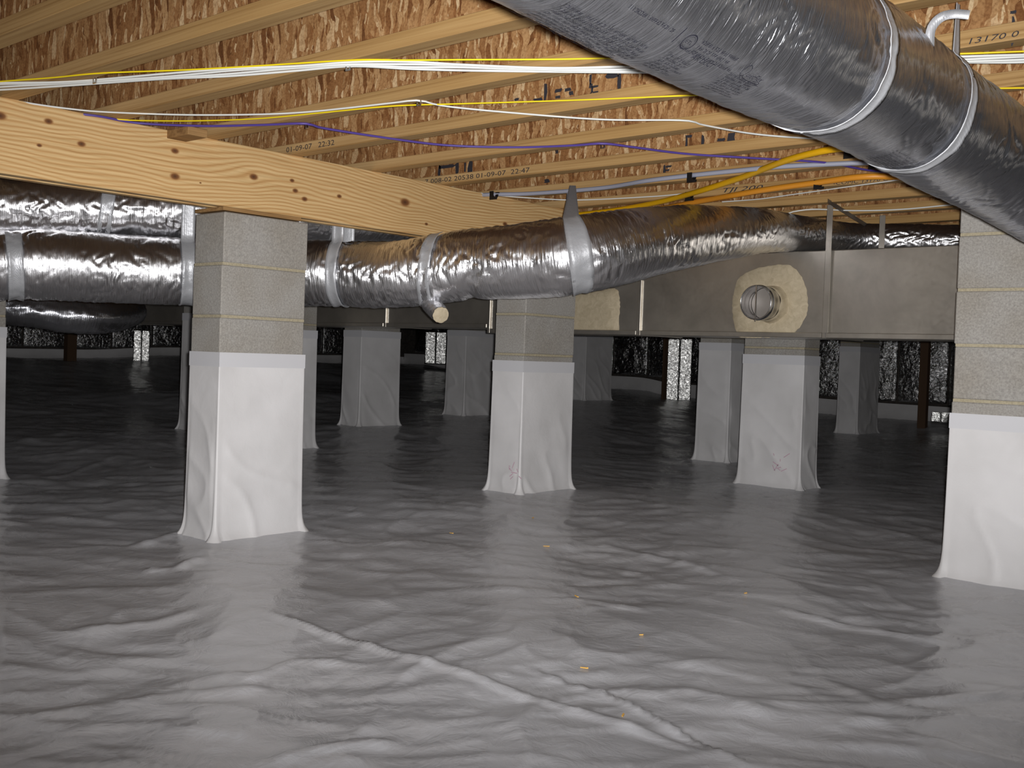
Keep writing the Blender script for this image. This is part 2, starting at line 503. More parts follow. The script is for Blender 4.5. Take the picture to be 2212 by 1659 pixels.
ctrl = [(p['b'][0] + .1, p['b'][2] + .1, p['z0']) for p in PIERS]
ctrl += [(0, 0, 0), (-1, 1, 0), (0, 2, 0), (-2, 2.5, 0), (-2.4, 1.0, 0), (0, 4, 0), (2, 2, 0), (2, 8, 0), (3, -2, 0), (-1, 6.5, 0), (-3, 0, 0), (-6, -2, .1),
         (XL, 0, .46), (XL, 3, .48), (XL, 6, .52), (XL, 9, .60), (XL, 12.5, .56), (-10, 2, .32), (-10, 7, .30), (-12, YB, .5), (-9.5, YB, .34), (-7.8, YB, .26), (-5.5, YB, .16), (-3, YB, .12), (2, YB, .1)]
ctrl = np.array(ctrl)


def terrain(x, y):
    x = np.asarray(x, float); y = np.asarray(y, float)
    num = 0.0; den = 0.0
    for cx, cy, cz in ctrl:
        d2 = (x - cx) ** 2 + (y - cy) ** 2 + 0.02
        w = d2 ** -1.7
        num = num + w * cz; den = den + w
    return num / den


CREASE = [  # picture polylines of folds and overlapping sheet edges: points, height, width, one sided?
    ([(545, 1325), (700, 1372), (900, 1430), (1106, 1497), (1350, 1575), (1640, 1665)], .010, .016, 0),
    ([(1110, 1440), (1300, 1500), (1460, 1580), (1640, 1670)], .009, .014, 1),
    ([(1640, 1305), (1800, 1342), (1950, 1372), (2055, 1386)], .012, .016, 0),
    ([(1640, 1240), (1780, 1262), (1900, 1275)], .008, .014, 0),
    ([(1300, 1190), (1450, 1215), (1600, 1255)], .008, .02, 0),
    ([(120, 1375), (330, 1352), (430, 1322)], .009, .03, 0),
    ([(300, 1240), (380, 1235), (440, 1210)], .012, .02, 0),
    ([(270, 1190), (330, 1175), (395, 1150)], .010, .02, 0),
    ([(660, 1168), (760, 1180), (900, 1180)], .008, .02, 0),
    ([(0, 1560), (250, 1520), (450, 1500), (600, 1480)], .009, .03, 0),
    ([(1160, 1295), (1270, 1300), (1420, 1330)], .006, .012, 0),
    ([(800, 1440), (640, 1430), (500, 1480)], .008, .02, 0),
    ([(1780, 1470), (1900, 1530), (2212, 1500)], .008, .03, 0),
    ([(1350, 1510), (1500, 1500), (1700, 1560)], .008, .035, 0),
    ([(580, 1640), (700, 1620), (880, 1600)], .010, .02, 0),
]


def crease_height(x, y):
    h = np.zeros_like(x)
    for pts, H, W, one in CREASE:
        P = [on_plane(a, b, 2, 0.0)[:2] for a, b in pts]
        best = np.full(x.shape, 1e9); sgn = np.zeros_like(x); tt = np.zeros_like(x)
        L = len(P) - 1
        for i in range(L):
            a, b = P[i], P[i + 1]
            d = b - a; l2 = d @ d
            t = np.clip(((x - a[0]) * d[0] + (y - a[1]) * d[1]) / l2, 0, 1)
            dx = x - a[0] - t * d[0]; dy = y - a[1] - t * d[1]
            D = np.hypot(dx, dy)
            m_ = D < best
            best = np.where(m_, D, best); sgn = np.where(m_, np.sign(dx * d[1] - dy * d[0]), sgn)
            tt = np.where(m_, (i + t) / L, tt)
        taper = np.clip(np.sin(np.clip(tt, 0.02, .98) * PI) * 2.2, 0, 1)
        r = H * np.exp(-(best / W) ** 2)
        if one: r = np.where(sgn > 0, r, H * np.exp(-(best / (W * .25)) ** 2))
        h += r * taper
    return h


def billow(x, y):
    wx = x + 0.35 * pnoise(x * 0.9, y * 0.9, 3.3); wy = y + 0.35 * pnoise(x * 0.9, y * 0.9, 7.7)
    h = 0.012 * pnoise(wx * 1.7, wy * 1.7, 0.5)
    h += 0.008 * pnoise(wx * 4.2 + 3, wy * 3.4, 1.5)
    r1 = 1 - np.abs(pnoise(wx * 2.3, wy * 2.9, 5.1)) * 2.2
    h += 0.006 * np.clip(r1, 0, 1) ** 3
    r2 = 1 - np.abs(pnoise(wx * 5.2, wy * 5.8, 9.1)) * 2.2
    h += 0.0022 * np.clip(r2, 0, 1) ** 3
    a = wx * R_[0] + wy * R_[1]; b = -wx * R_[1] + wy * R_[0]      # folds run mostly across the view
    h += 0.0048 * pnoise(a * 3.4, b * 8.0, 6.1) + 0.0030 * pnoise(a * 7.0 + 4, b * 15.0, 2.2)
    r3 = 1 - np.abs(pnoise(a * 2.6 + 7, b * 6.2, 3.9)) * 2.6
    h += 0.0036 * np.clip(r3, 0, 1) ** 5
    return h


def floor_z(x, y, fine=True):
    z = terrain(x, y)
    b = billow(x, y)
    damp = np.ones_like(z); up = np.zeros_like(z)
    for p in PIERS:
        x0, x1, y0, y1 = p['b']
        dx = np.maximum(np.maximum(x0 - x, x - x1), 0); dy = np.maximum(np.maximum(y0 - y, y - y1), 0)
        d = np.hypot(dx, dy)
        damp *= 1 - 0.8 * np.exp(-(d / 0.10) ** 2)
        up += 0.016 * np.exp(-d / 0.035)
    z = z + b * damp + up
    if fine: z = z + crease_height(x, y)
    return z


# ------------------------------------------------------------------ floor, walls, ceiling
def build_floor():
    az = np.concatenate([np.linspace(YAW - 0.60, YAW + 0.60, 620), np.linspace(YAW + 0.60, YAW + 2 * PI - 0.60, 122)[1:-1]])
    t = np.linspace(0, 1, 600)
    A, Tt = np.meshgrid(az, t)
    ca, sa = np.cos(A), np.sin(A)
    rx = np.where(ca > 0, XR / np.maximum(ca, 1e-9), XL / np.minimum(ca, -1e-9))
    ry = np.where(sa > 0, YB / np.maximum(sa, 1e-9), YF / np.minimum(sa, -1e-9))
    rm = np.minimum(rx, ry)
    r = 0.05 * (rm / 0.05) ** (Tt ** 0.55)
    X = r * ca; Y = r * sa
    Z = floor_z(X, Y)
    V = np.stack([X, Y, Z], -1).reshape(-1, 3)
    n, mm = X.shape
    Q = grid_quads(n, mm, True)
    V = np.vstack([V, [[0, 0, float(Z[0].mean())]]])
    Q = np.vstack([Q, [[len(V) - 1, (j + 1) % mm, j, j] for j in range(0)]]) if False else Q
    me = fast_mesh('floor', V[:-1], Q[:, ::-1])
    return tag(link('floor', me, MT['floor']), kind='structure')


build_floor()


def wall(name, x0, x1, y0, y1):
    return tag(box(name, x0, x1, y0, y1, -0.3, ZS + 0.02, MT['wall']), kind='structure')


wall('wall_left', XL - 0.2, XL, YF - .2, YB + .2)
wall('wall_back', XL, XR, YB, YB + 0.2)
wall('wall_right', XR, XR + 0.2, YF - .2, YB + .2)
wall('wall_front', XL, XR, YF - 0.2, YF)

# subfloor sheets laid over the joists
ceil = tag(bpy.data.objects.new('ceiling', None), kind='structure'); COL.objects.link(ceil)
for i in range(8):
    for j in range(13):
        x0 = XL + i * 2.19; y0 = YF + j * 1.232
        box('subfloor_panel', x0 + .0015, x0 + 2.187, y0 + .0015, y0 + 1.2305, ZS, ZS + 0.018, MT['osb_flat'], ceil)

# liner turned up the foot of the foundation walls
def baseboard(name, ax, lo_, hi, wallv, sgn, h):
    n = 300
    s = np.linspace(lo_, hi, n)
    rows = []
    for k, fz in enumerate(np.linspace(0, 1, 7)):
        off = 0.012 + 0.05 * (1 - fz) ** 3 + 0.008 * pnoise(s * 3, fz * 2, 4.0) + (0.006 if k == 6 else 0)
        if ax == 'y': x = wallv + sgn * off; y = s
        else: x = s; y = wallv + sgn * off
        X = np.broadcast_to(x, s.shape).copy(); Y = np.broadcast_to(y, s.shape).copy()
        zb = terrain(X, Y) - 0.01
        rows.append(np.stack([X, Y, zb + fz * (h + 0.02 * pnoise(s * .7, 1.3, 2.2))], -1))
    V = np.array(rows).reshape(-1, 3)
    return tag(link(name, fast_mesh(name, V, grid_quads(7, n)), MT['wrap']), kind='structure')


baseboard('baseboard_left', 'y', YF + .1, YB - .02, XL, 1, 0.13)
baseboard('baseboard_back', 'x', XL + .02, XR - .1, YB, -1, 0.20)

# ------------------------------------------------------------------ floor joists
J_Y = [1.59, 1.955, 2.345, 2.745, 3.175, 3.60, 4.05]
J_Y = [1.28 - .41 * k for k in range(9, -1, -1)] + J_Y + [4.05 + .43 * k for k in range(1, 21)]
FW, FH = 0.060, 0.042
JX0, JX1 = XL + 0.02, XR - 0.02
mbf = MB(); mbf.box(JX0, JX1, -FW, 0, 0, FH, b=0.0015); fl_bot = py_mesh('bottom_flange', mbf.V, mbf.F); fix_normals(fl_bot)
mbf = MB(); mbf.box(JX0, JX1, -FW, 0, ZS - ZJ - FH, ZS - ZJ - .001, b=0.0015); fl_top = py_mesh('top_flange', mbf.V, mbf.F); fix_normals(fl_top)
web = py_mesh('web', *box_data(JX0, JX1, -FW / 2 - .005, -FW / 2 + .005, FH, ZS - ZJ - FH))
for me_, mk in ((fl_bot, 'flange'), (fl_top, 'flange'), (web, 'osb')): me_.materials.append(MT[mk])
NEARL = {9: 'darkest I-joist in the very top left corner of the photo',
         10: 'I-joist running down to the girder from the top edge left of centre, first fully visible',
         11: 'second fully visible I-joist, crossed by the middle of the white cable bundle',
         12: 'third visible I-joist, the one the loose white cable is stapled to at its peak',
         13: 'I-joist with the date code 01-09-07 22:32 at its girder end',
         14: 'I-joist between the two joists that carry printed date codes near the girder',
         15: 'I-joist with the date code ending 22:47 on its flange',
         16: 'I-joist directly under the grey water pipe, behind the 22:47 joist',
         17: 'I-joist printed with 13170 beneath the orange gas pipe',
         18: 'I-joist just beyond the orange gas pipe, above the duct at right'}
JO = []
for i, y in enumerate(J_Y):
    if y > YB - .1 or y < YF + .1: JO.append(None); continue
    lab = NEARL.get(i, 'timber I-joist with an OSB web in the far ceiling beyond the gas pipes' if i > 18 else 'timber I-joist overhead at the upper edge of the photo')
    t = thing('floor_joist', lab, 'joist', (0, y, ZJ), 'parallel floor joists overhead')
    link('bottom_flange', fl_bot, None, t); link('web', web, None, t); link('top_flange', fl_top, None, t)
    JO.append(t)


# ------------------------------------------------------------------ text / marks
def glyphs(text, size=1.0, shear=0.0):
    cu = bpy.data.curves.new('t', 'FONT'); cu.body = text; cu.size = size; cu.resolution_u = 2; cu.shear = shear
    ob = bpy.data.objects.new('t', cu); COL.objects.link(ob)
    dg = bpy.context.evaluated_depsgraph_get()
    me = ob.evaluated_get(dg).to_mesh()
    V = np.array([v.co[:] for v in me.vertices]).reshape(-1, 3); Fc = [tuple(p.vertices) for p in me.polygons]
    ob.evaluated_get(dg).to_mesh_clear()
    bpy.data.objects.remove(ob); bpy.data.curves.remove(cu)
    return V, Fc


def joist_text(ji, text, px0, px1, size, dz=0.010, shear=0.0, name='printed_code'):
    """text on the near side face of a joist's bottom flange between two picture points"""
    t = JO[ji]; yf = J_Y[ji] - FW - 0.0012
    a = on_plane(*px0, 1, yf); b = on_plane(*px1, 1, yf)
    V, Fc = glyphs(text, 1.0, shear)
    w = V[:, 0].max() - V[:, 0].min(); V[:, 0] -= V[:, 0].min()
    sx = (b[0] - a[0]) / w
    V2 = np.stack([a[0] + V[:, 0] * sx, np.full(len(V), yf), ZJ + dz + V[:, 1] * size], -1) - np.array(t.location)
    return link(name, py_mesh(name, V2, Fc), MT['ink'], t)


joist_text(13, '01-09-07   22:32', (618, 333), (722, 312), 0.030)
joist_text(15, '7 008-02 20538 01-09-07  22:47', (918, 396), (1144, 366), 0.030)
joist_text(17, 'TJI 200', (1562, 413), (1648, 408), 0.030, shear=.3)
joist_text(17, '-COMC 13170 C-1100 0007', (1800, 400), (2002, 390), 0.022, .002, .2)
joist_text(13, '13170 0', (2092, 111), (2200, 97), 0.020, .006, .2)


def web_marks(ji, marks):
    """ink smudges stamped on the joist web; marks: picture boxes"""
    t = JO[ji]; yf = J_Y[ji] - FW / 2 - 0.0065
    mb = MB()
    for (x0, y0, x1, y1) in marks:
        a = on_plane(x0, y0, 1, yf); c = on_plane(x1, y1, 1, yf)
        n = 5
        w = c[0] - a[0]; h = c[2] - a[2]
        pts = [(a[0] + w * u + random.uniform(-.15, .15) * abs(w), a[2] + h * v + random.uniform(-.12, .12) * abs(h)) for u, v in
               ((0, 0), (.5, -.05), (1, 0), (1.05, .5), (1, 1), (.5, 1.05), (0, 1), (-.05, .5))]
        mb.add([(p[0], yf - t.location[1], p[1] - ZJ) for p in pts], [tuple(range(8))])
    return tag(mb.build('ink_stamp', MT['ink'], t), kind='stuff')


web_marks(13, [(1274, 160, 1278, 180), (1273, 181, 1279, 190), (1277, 190, 1281, 200), (1274, 200, 1278, 212), (1312, 158, 1336, 166), (1335, 160, 1341, 200),
               (1318, 195, 1336, 203), (1200, 193, 1212, 198), (1220, 191, 1234, 195), (1176, 180, 1181, 214), (1199, 208, 1210, 212), (1230, 197, 1238, 205),
               (1112, 213, 1120, 217), (1152, 214, 1170, 219), (1145, 228, 1160, 232), (1279, 186, 1292, 188), (1281, 198, 1292, 200)])
web_marks(15, [(1480, 293, 1494, 297), (1481, 298, 1485, 322), (1515, 295, 1520, 318), (1573, 288, 1587, 311), (1550, 300, 1566, 304), (1340, 300, 1362, 304), (1200, 325, 1206, 331)])
web_marks(15, [(947, 359, 951, 382), (952, 358, 980, 361), (1012, 350, 1021, 374), (984, 352, 990, 375), (1003, 353, 1006, 372), (950, 379, 955, 384)])
web_marks(16, [(1433, 356, 1437, 377), (1438, 358, 1450, 361), (1438, 366, 1446, 369), (1436, 374, 1447, 378), (1176, 388, 1186, 394)])
web_marks(13, [(2182, 24, 2196, 28), (2186, 40, 2190, 92), (2181, 60, 2186, 70), (2191, 54, 2204, 57)])

# ------------------------------------------------------------------ girders on the piers
def girder(label, x1, y0, y1, z0, z1, nply=3, thick=.038):
    t = thing('timber_girder', label, 'beam', (x1 - nply * thick / 2, (y0 + y1) / 2, z0))
    for k in range(nply):
        xx = x1 - k * (thick + .0015)
        V, F = box_data(xx - thick, xx, y0, y1, z0 + (0, .004, .001)[k % 3], z1 - .0005, b=.002)
        V = [(v[0], v[1], v[2]) for v in V]
        me = py_mesh('ply', V, F); fix_normals(me)
        o = link('ply', me, MT['girder']); o.parent = t; o.matrix_parent_inverse = Matrix.Translation(-t.location)
    return t


girder('big pale pine girder with dark knots running in from the left edge under the joists', -3.60, -2.5, 4.9, 1.298, ZJ)
girder('second timber girder hidden far behind the ducts', -7.10, 3.0, 12.5, 1.298, ZJ)
girder('third timber girder beyond the metal trunk', -2.93 - .14, 5.9, 12.0, 1.515, ZJ, 2)

# ------------------------------------------------------------------ block piers with liner
def liner_mesh(p, seed):
    x0, x1, y0, y1 = p['b']; z0, z1 = p['z0'], p['w']
    o = 0.0045
    cx, cy = (x0 + x1) / 2, (y0 + y1) / 2
    hx, hy = (x1 - x0) / 2 + o, (y1 - y0) / 2 + o
    r = 0.004
    # rounded rectangle perimeter
    P, N, C = [], [], []
    def seg(a, b, n, nrm):
        for t in np.linspace(0, 1, n, endpoint=False):
            P.append(a + (b - a) * t); N.append(nrm); C.append(min(t, 1 - t))
    corners = [(1, -1), (1, 1), (-1, 1), (-1, -1)]
    for k in range(4):
        cxk, cyk = corners[k]; nx, ny = corners[(k + 1) % 4]
        cc = np.array([cxk * (hx - r), cyk * (hy - r)])
        a0 = {0: -PI / 2, 1: 0, 2: PI / 2, 3: PI}[k]
        for t in np.linspace(0, 1, 5, endpoint=False):
            a = a0 + t * PI / 2
            d = np.array([math.cos(a), math.sin(a)])
            P.append(cc + r * d); N.append(d); C.append(0.0)
        a = a0 + PI / 2; d = np.array([math.cos(a), math.sin(a)])
        nc = np.array([nx * (hx - r), ny * (hy - r)])
        seg(cc + r * d, nc + r * d, 34, d)
    P, N, C = np.array(P), np.array(N), np.array(C)
    m_ = len(P)
    nz = 70
    f = np.linspace(0, 1, nz)
    per = np.cumsum(np.r_[0, np.hypot(*(np.roll(P, -1, 0) - P).T)])[:-1]
    V = []
    gl = terrain(cx + P[:, 0], cy + P[:, 1])
    for t in f:
        h = t * (z1 - z0)
        fl = 0.022 * np.exp(-h / 0.022) + 0.006 * np.exp(-h / .15)
        grow = np.clip((z1 - 0.07 - (z0 + h)) / 0.5, 0, 1)
        fold = 0.0055 * grow * (0.4 + pnoise(per * 7 + seed * 3.1 + h * 2.5, h * 1.3, seed)) * np.clip(C * 8, 0, 1)
        diag = 0.007 * grow * np.clip(1 - np.abs(pnoise(per * 4 + h * 3.5, h * 2.2 - per * 1.5, seed + 4)) * 3.2, 0, 1) ** 3 * np.clip(C * 8, 0, 1)
        pinch = (C == 0) * (0.003 * grow + 0.016 * np.exp(-h / .035))
        off = fl + np.abs(fold) + diag + pinch
        q = P + N * off[:, None]
        z = z0 + h + (gl - z0) * (1 - t) + (t == 0) * (-.006)
        V.append(np.stack([q[:, 0] + cx, q[:, 1] + cy, z + 0.0 * per], -1))
    V = np.array(V).reshape(-1, 3)
    return fast_mesh('liner_wrap', V, grid_quads(nz, m_, True))


def ring(name, p, za, zb, off, mat, t):
    x0, x1, y0, y1 = p['b']
    V = []
    for z in (za, zb):
        for (x, y) in ((x0 - off, y0 - off), (x1 + off, y0 - off), (x1 + off, y1 + off), (x0 - off, y1 + off)):
            V.append((x, y, z))
        for (x, y) in ((x0, y0), (x1, y0), (x1, y1), (x0, y1)):
            V.append((x, y, z))
    F = []
    for k in range(4):
        j = (k + 1) % 4
        F += [(k, j, 8 + j, 8 + k), (8 + k, 8 + j, 12 + j, 12 + k), (k, 4 + k, 4 + j, j)]
    me = py_mesh(name, V, F); fix_normals(me)
    return link(name, me, mat, t)


for si, p in enumerate(PIERS):
    x0, x1, y0, y1 = p['b']
    t = thing('block_pier', p['label'], 'pier', ((x0 + x1) / 2, (y0 + y1) / 2, p['z0']), 'block piers with white liner wraps')
    inv = Matrix.Translation(-t.location)
    kids = []
    zs = [p['j'] + k * 0.2032 for k in range(-8, 8)]
    zs = [z for z in zs if p['z0'] + .02 < z < p['top'] - .03]
    edges = [p['z0'] - .02] + zs + [p['top']]
    for a, b in zip(edges[:-1], edges[1:]):
        jx, jy = random.uniform(-.003, .003), random.uniform(-.003, .003)
        V, F = box_data(x0 + jx, x1 + jx, y0 + jy, y1 + jy, a + .005, b - .005, b=.004)
        me = py_mesh('block', V, F); fix_normals(me); kids.append(link('block', me, MT['block'], t))
    for z in zs:
        V, F = box_data(x0 + .003, x1 - .001, y0 + .001, y1 - .003, z - .0055, z + .0055)
        kids.append(link('mortar_joint', py_mesh('mortar_joint', V, F), MT['mortar'], t))
    kids.append(link('liner_wrap', liner_mesh(p, si * 1.37), MT['wrap'], t))
    kids.append(ring('tape_band', p, p['w'] - .055, p['w'] + .0015, .0052, MT['tape'], t))
    kids[-1]['label'] = 'smooth white tape band around the top of the liner'
    if p['k'] in ('near_left', 'middle'):
        V, F = box_data(x0 - .01, x1 + .0, y0 - .02, y1 - .03, p['top'] + .0005, 1.2975)
        V = [(a, b, c) for a, b, c in V]
        V, F = box_data(x0, x1 - .004, y0 + .0, y1 - .03, p['top'] + .0005, 1.2975, b=.001)
        me = py_mesh('shim_board', V, F); fix_normals(me)
        kids.append(link('shim_board', me, MT['timber'], t))
    elif p['top'] > 1.4:
        pass
    for k in kids: k.matrix_parent_inverse = inv
    if p['k'] == 'right_near':
        V, F = box_data(x0, x1, y0, y1, p['top'] + .0005, ZJ - .001, b=.001)
        me = py_mesh('shim_board', V, F); fix_normals(me)
        k = link('shim_board', me, MT['timber'], t); k.matrix_parent_inverse = inv
    if p['k'] in ('middle', 'collar'):
        mb = MB()
        c0 = (1108, 1020) if p['k'] == 'middle' else (1680, 1000)
        for _ in range(9):
            a = (c0[0] + random.uniform(-12, 14), c0[1] + random.uniform(-16, 18)); dx, dy = random.uniform(-8, 14), random.uniform(-14, 12)
            pl = p['b'][2] - .034
            A = on_plane(a[0], a[1], 1, pl); B = on_plane(a[0] + dx, a[1] + dy, 1, pl)
            d = (B - A) / np.linalg.norm(B - A); nn_ = np.array([-d[2], 0, d[0]]) * .002
            mb.add([A - nn_, B - nn_, B + nn_, A + nn_], [(0, 1, 2, 3)])
        k = mb.build('crayon_scribble', MT['pink_chalk'], t); k.matrix_parent_inverse = inv


# ------------------------------------------------------------------ swept tubes
def spline(P, step):
    P = np.array(P, float)
    P = np.vstack([2 * P[0] - P[1], P, 2 * P[-1] - P[-2]])
    out = []
    for i in range(1, len(P) - 2):
        p0, p1, p2, p3 = P[i - 1:i + 3]
        for t in np.linspace(0, 1, 24, endpoint=False):
            out.append(0.5 * ((2 * p1) + (-p0 + p2) * t + (2 * p0 - 5 * p1 + 4 * p2 - p3) * t ** 2 + (-p0 + 3 * p1 - 3 * p2 + p3) * t ** 3))
    out.append(P[-2]); out = np.array(out)
    s = np.r_[0, np.cumsum(np.linalg.norm(np.diff(out[:, :3], axis=0), axis=1))]
    n = max(2, int(s[-1] / step))
    ss = np.linspace(0, s[-1], n)
    return ss, np.stack([np.interp(ss, s, out[:, k]) for k in range(out.shape[1])], -1)


def cable(name, pts, r, mat, label=None, cat=None, group=None, parent=None, segs=8, step=.03, plane=ZJ, kind=None, ell=1.0):
    """pts are picture points on the plane just below the joists (or 3-D points)"""
    P = [on_plane(a[0], a[1], 2, plane - (a[2] if len(a) > 2 else 0) - r) if plane is not None else a for a in pts]
    s, C = spline(P, step)
    T = np.gradient(C, axis=0); T /= np.linalg.norm(T, axis=1)[:, None]
    up = np.array([0, 0, 1.0]); S = np.cross(T, up); S /= np.linalg.norm(S, axis=1)[:, None]; U = np.cross(S, T)
    th = np.linspace(0, 2 * PI, segs, endpoint=False)
    V = C[:, None, :] + r * ell * np.cos(th)[None, :, None] * S[:, None, :] + r * np.sin(th)[None, :, None] * U[:, None, :]
    n = len(C)
    Q = grid_quads(n, segs, True)
    me = fast_mesh(name, V.reshape(-1, 3), Q)
    o = link(name, me, mat, parent)
    if label: tag(o, label, cat, group)
    return o


# white house cables bundled, one yellow on top
W0 = [(-60, 190), (0, 186), (150, 180), (350, 166), (500, 156), (640, 147), (760, 139), (880, 141), (1000, 145), (1200, 151), (1395, 150), (1600, 147), (1850, 138), (2050, 130), (2212, 126), (2400, 118)]
wl = ['lowest', 'second lowest', 'second highest', 'topmost']
for k in range(4):
    amp = 2.2
    pts = [(x, y + (1.5 - k) * 3.9 + amp * math.sin(i * 1.9 + k * 1.3), 0.001 * (k % 2)) for i, (x, y) in enumerate(W0)]
    cable('electric_cable', pts, .0034, MT['white_cable'], '%s white cable of the flat bundle stapled across the joists' % wl[k], 'cable', 'white cables bundled across the joists')
cable('electric_cable', [(-60, 182), (0, 176), (110, 168), (220, 158), (400, 151), (560, 142), (760, 130), (880, 130), (1000, 129), (1200, 128), (1345, 125), (1600, 122), (1900, 120), (2050, 117), (2212, 111), (2400, 104)],
      .0024, MT['yellow_cable'], 'thin yellow cable riding along the upper side of the white bundle', 'cable')
cable('electric_cable', [(-60, 205), (0, 211), (70, 224), (150, 235), (230, 242), (400, 248), (560, 247), (660, 242), (760, 232), (850, 222), (905, 217), (960, 229), (1100, 243), (1300, 258), (1475, 260), (1520, 270), (1620, 288), (1720, 297), (1830, 301), (1960, 302), (2200, 300)],
      .0030, MT['white_cable'], 'single white cable sagging loosely between the joists above the girder', 'cable')
cable('electric_cable', [(240, 256), (290, 260), (420, 261), (560, 256), (700, 243), (850, 229), (1000, 224), (1250, 216), (1520, 205), (1750, 198), (2000, 193), (2212, 190), (2400, 187)],
      .0024, MT['yellow_cable'], 'lower thin yellow cable crossing under the loose white cable', 'cable')
cable('electric_cable', [(180, 247), (220, 252), (300, 266), (440, 272), (560, 270), (660, 267), (700, 277), (850, 300), (970, 314), (1120, 318), (1240, 314), (1303, 310), (1370, 318), (1480, 332), (1620, 341), (1780, 351), (1880, 368), (1980, 375), (2150, 378)],
      .0042, MT['purple_cable'], 'purple cable draped across the joists, peaking twice at its staples', 'cable')
cable('electric_cable', [(1040, 417), (1060, 421), (1150, 428), (1250, 432), (1400, 425), (1470, 419), (1520, 412)], .0028, MT['white_cable'], 'thin white cable just above the right end of the girder', 'cable')
cable('electric_cable', [(1560, 436), (1640, 430), (1720, 419), (1850, 401), (1930, 390), (1990, 380)], .0026, MT['white_cable'], 'faint thin cable below the orange pipe at right', 'cable')
cable('electric_cable', [(1700, 462, .03), (1715, 457, .02), (1760, 452, .01), (1850, 455, .01), (1950, 452, .01), (2075, 440), (2200, 425)], .0034, MT['white_cable'], 'white cable hanging above the duct next to the right edge pier', 'cable')
for q, (x, y) in enumerate(((905, 216), (664, 267), (1303, 310), (752, 139), (205, 168))):
    p = on_plane(x, y, 2, ZJ)
    mb = MB()
    mb.box(p[0] - .009, p[0] - .006, p[1] - .002, p[1] + .002, p[2] - .014, p[2] + .008)
    mb.box(p[0] + .006, p[0] + .009, p[1] - .002, p[1] + .002, p[2] - .014, p[2] + .008)
    mb.box(p[0] - .009, p[0] + .009, p[1] - .002, p[1] + .002, p[2] - .017, p[2] - .014)
    o = mb.build('cable_staple', MT['seam_metal'])
    tag(o, ['tiny staple at the peak of the loose white cable', 'tiny staple at the left peak of the purple cable', 'tiny staple at the right peak of the purple cable',
            'tiny staple over the white bundle near the picture centre', 'tiny staple over the white bundle at left'][q], 'staple', 'cable staples')

cable('water_pipe', [(1020, 424), (1060, 420), (1150, 418), (1300, 406), (1400, 390), (1500, 378), (1600, 368), (1700, 359), (1900, 350), (2000, 346)], .0095, MT['grey_pipe'],
      'grey plastic water pipe clipped to the joists above the girder end', 'pipe', segs=14)
cable('gas_pipe', [(1236, 464), (1262, 462), (1340, 452), (1420, 437), (1490, 419), (1600, 384), (1700, 346), (1790, 324), (1860, 318), (1960, 316), (2150, 316)], .0125, MT['gas_pipe'],
      'bright yellow flexible gas pipe curving up towards the big duct', 'pipe', segs=14, plane=ZJ - .004)
cable('gas_pipe', [(1236, 471), (1262, 468), (1400, 455), (1500, 437), (1640, 412), (1768, 394), (1850, 383), (1920, 381), (1990, 385), (2100, 388)], .0130, MT['orange_pipe'],
      'orange yellow gas pipe running lower beside the bright yellow one', 'pipe', segs=14)


def clip(x, y, label, s=1.0):
    p = on_plane(x, y, 2, ZJ - .012)
    mb = MB()
    rr = 0.016 * s
    n = 9
    V = []
    for k in range(n):
        a = PI * k / (n - 1) + PI
        for r in (rr, rr + .005):
            for yy in (-.008, .008):
                V.append((p[0] + yy, p[1] + r * math.cos(a), p[2] + r * math.sin(a)))
    F = []
    for k in range(n - 1):
        a = 4 * k; b = a + 4
        F += [(a, a + 1, b + 1, b), (a + 2, b + 2, b + 3, a + 3), (a, b, b + 2, a + 2), (a + 1, a + 3, b + 3, b + 1)]
    mb.add(V, F)
    mb.box(p[0] - .011, p[0] + .011, p[1] - rr - .006, p[1] - rr - .001, p[2] - .020, ZJ - .001)
    mb.box(p[0] - .011, p[0] + .034, p[1] - rr - .006, p[1] - rr - .001, p[2] - .030, p[2] - .020)
    mb.box(p[0] - .010, p[0] + .010, p[1] + rr, p[1] + rr + .02, p[2] + .006, ZJ - .001)
    o = mb.build('pipe_clip', MT['black'], fix=True)
    tag(o, label, 'clip', 'black pipe clips')


clip(1495, 380, 'black clip holding the grey pipe above the yellow pipe')
clip(1888, 350, 'black clip holding the grey pipe beside the big duct')
clip(1068, 419, 'black clip holding the left end of the grey pipe')
clip(1490, 421, 'black clip on the bright yellow pipe, lower left')
clip(1835, 326, 'black clip on the bright yellow pipe near the big duct')
clip(1768, 395, 'black clip on the orange pipe')

# small wood block left on the girder
p = on_plane(505, 243, 2, ZJ)
V, F = box_data(-3.62, -3.46, 2.13, 2.21, ZJ - .001 - .03, ZJ - .001, b=.002)
o = link('wood_block', py_mesh('wood_block', V, F), MT['timber']); fix_normals(o.data)
tag(o, 'small wooden block tucked under a joist above the girder', 'wood block')


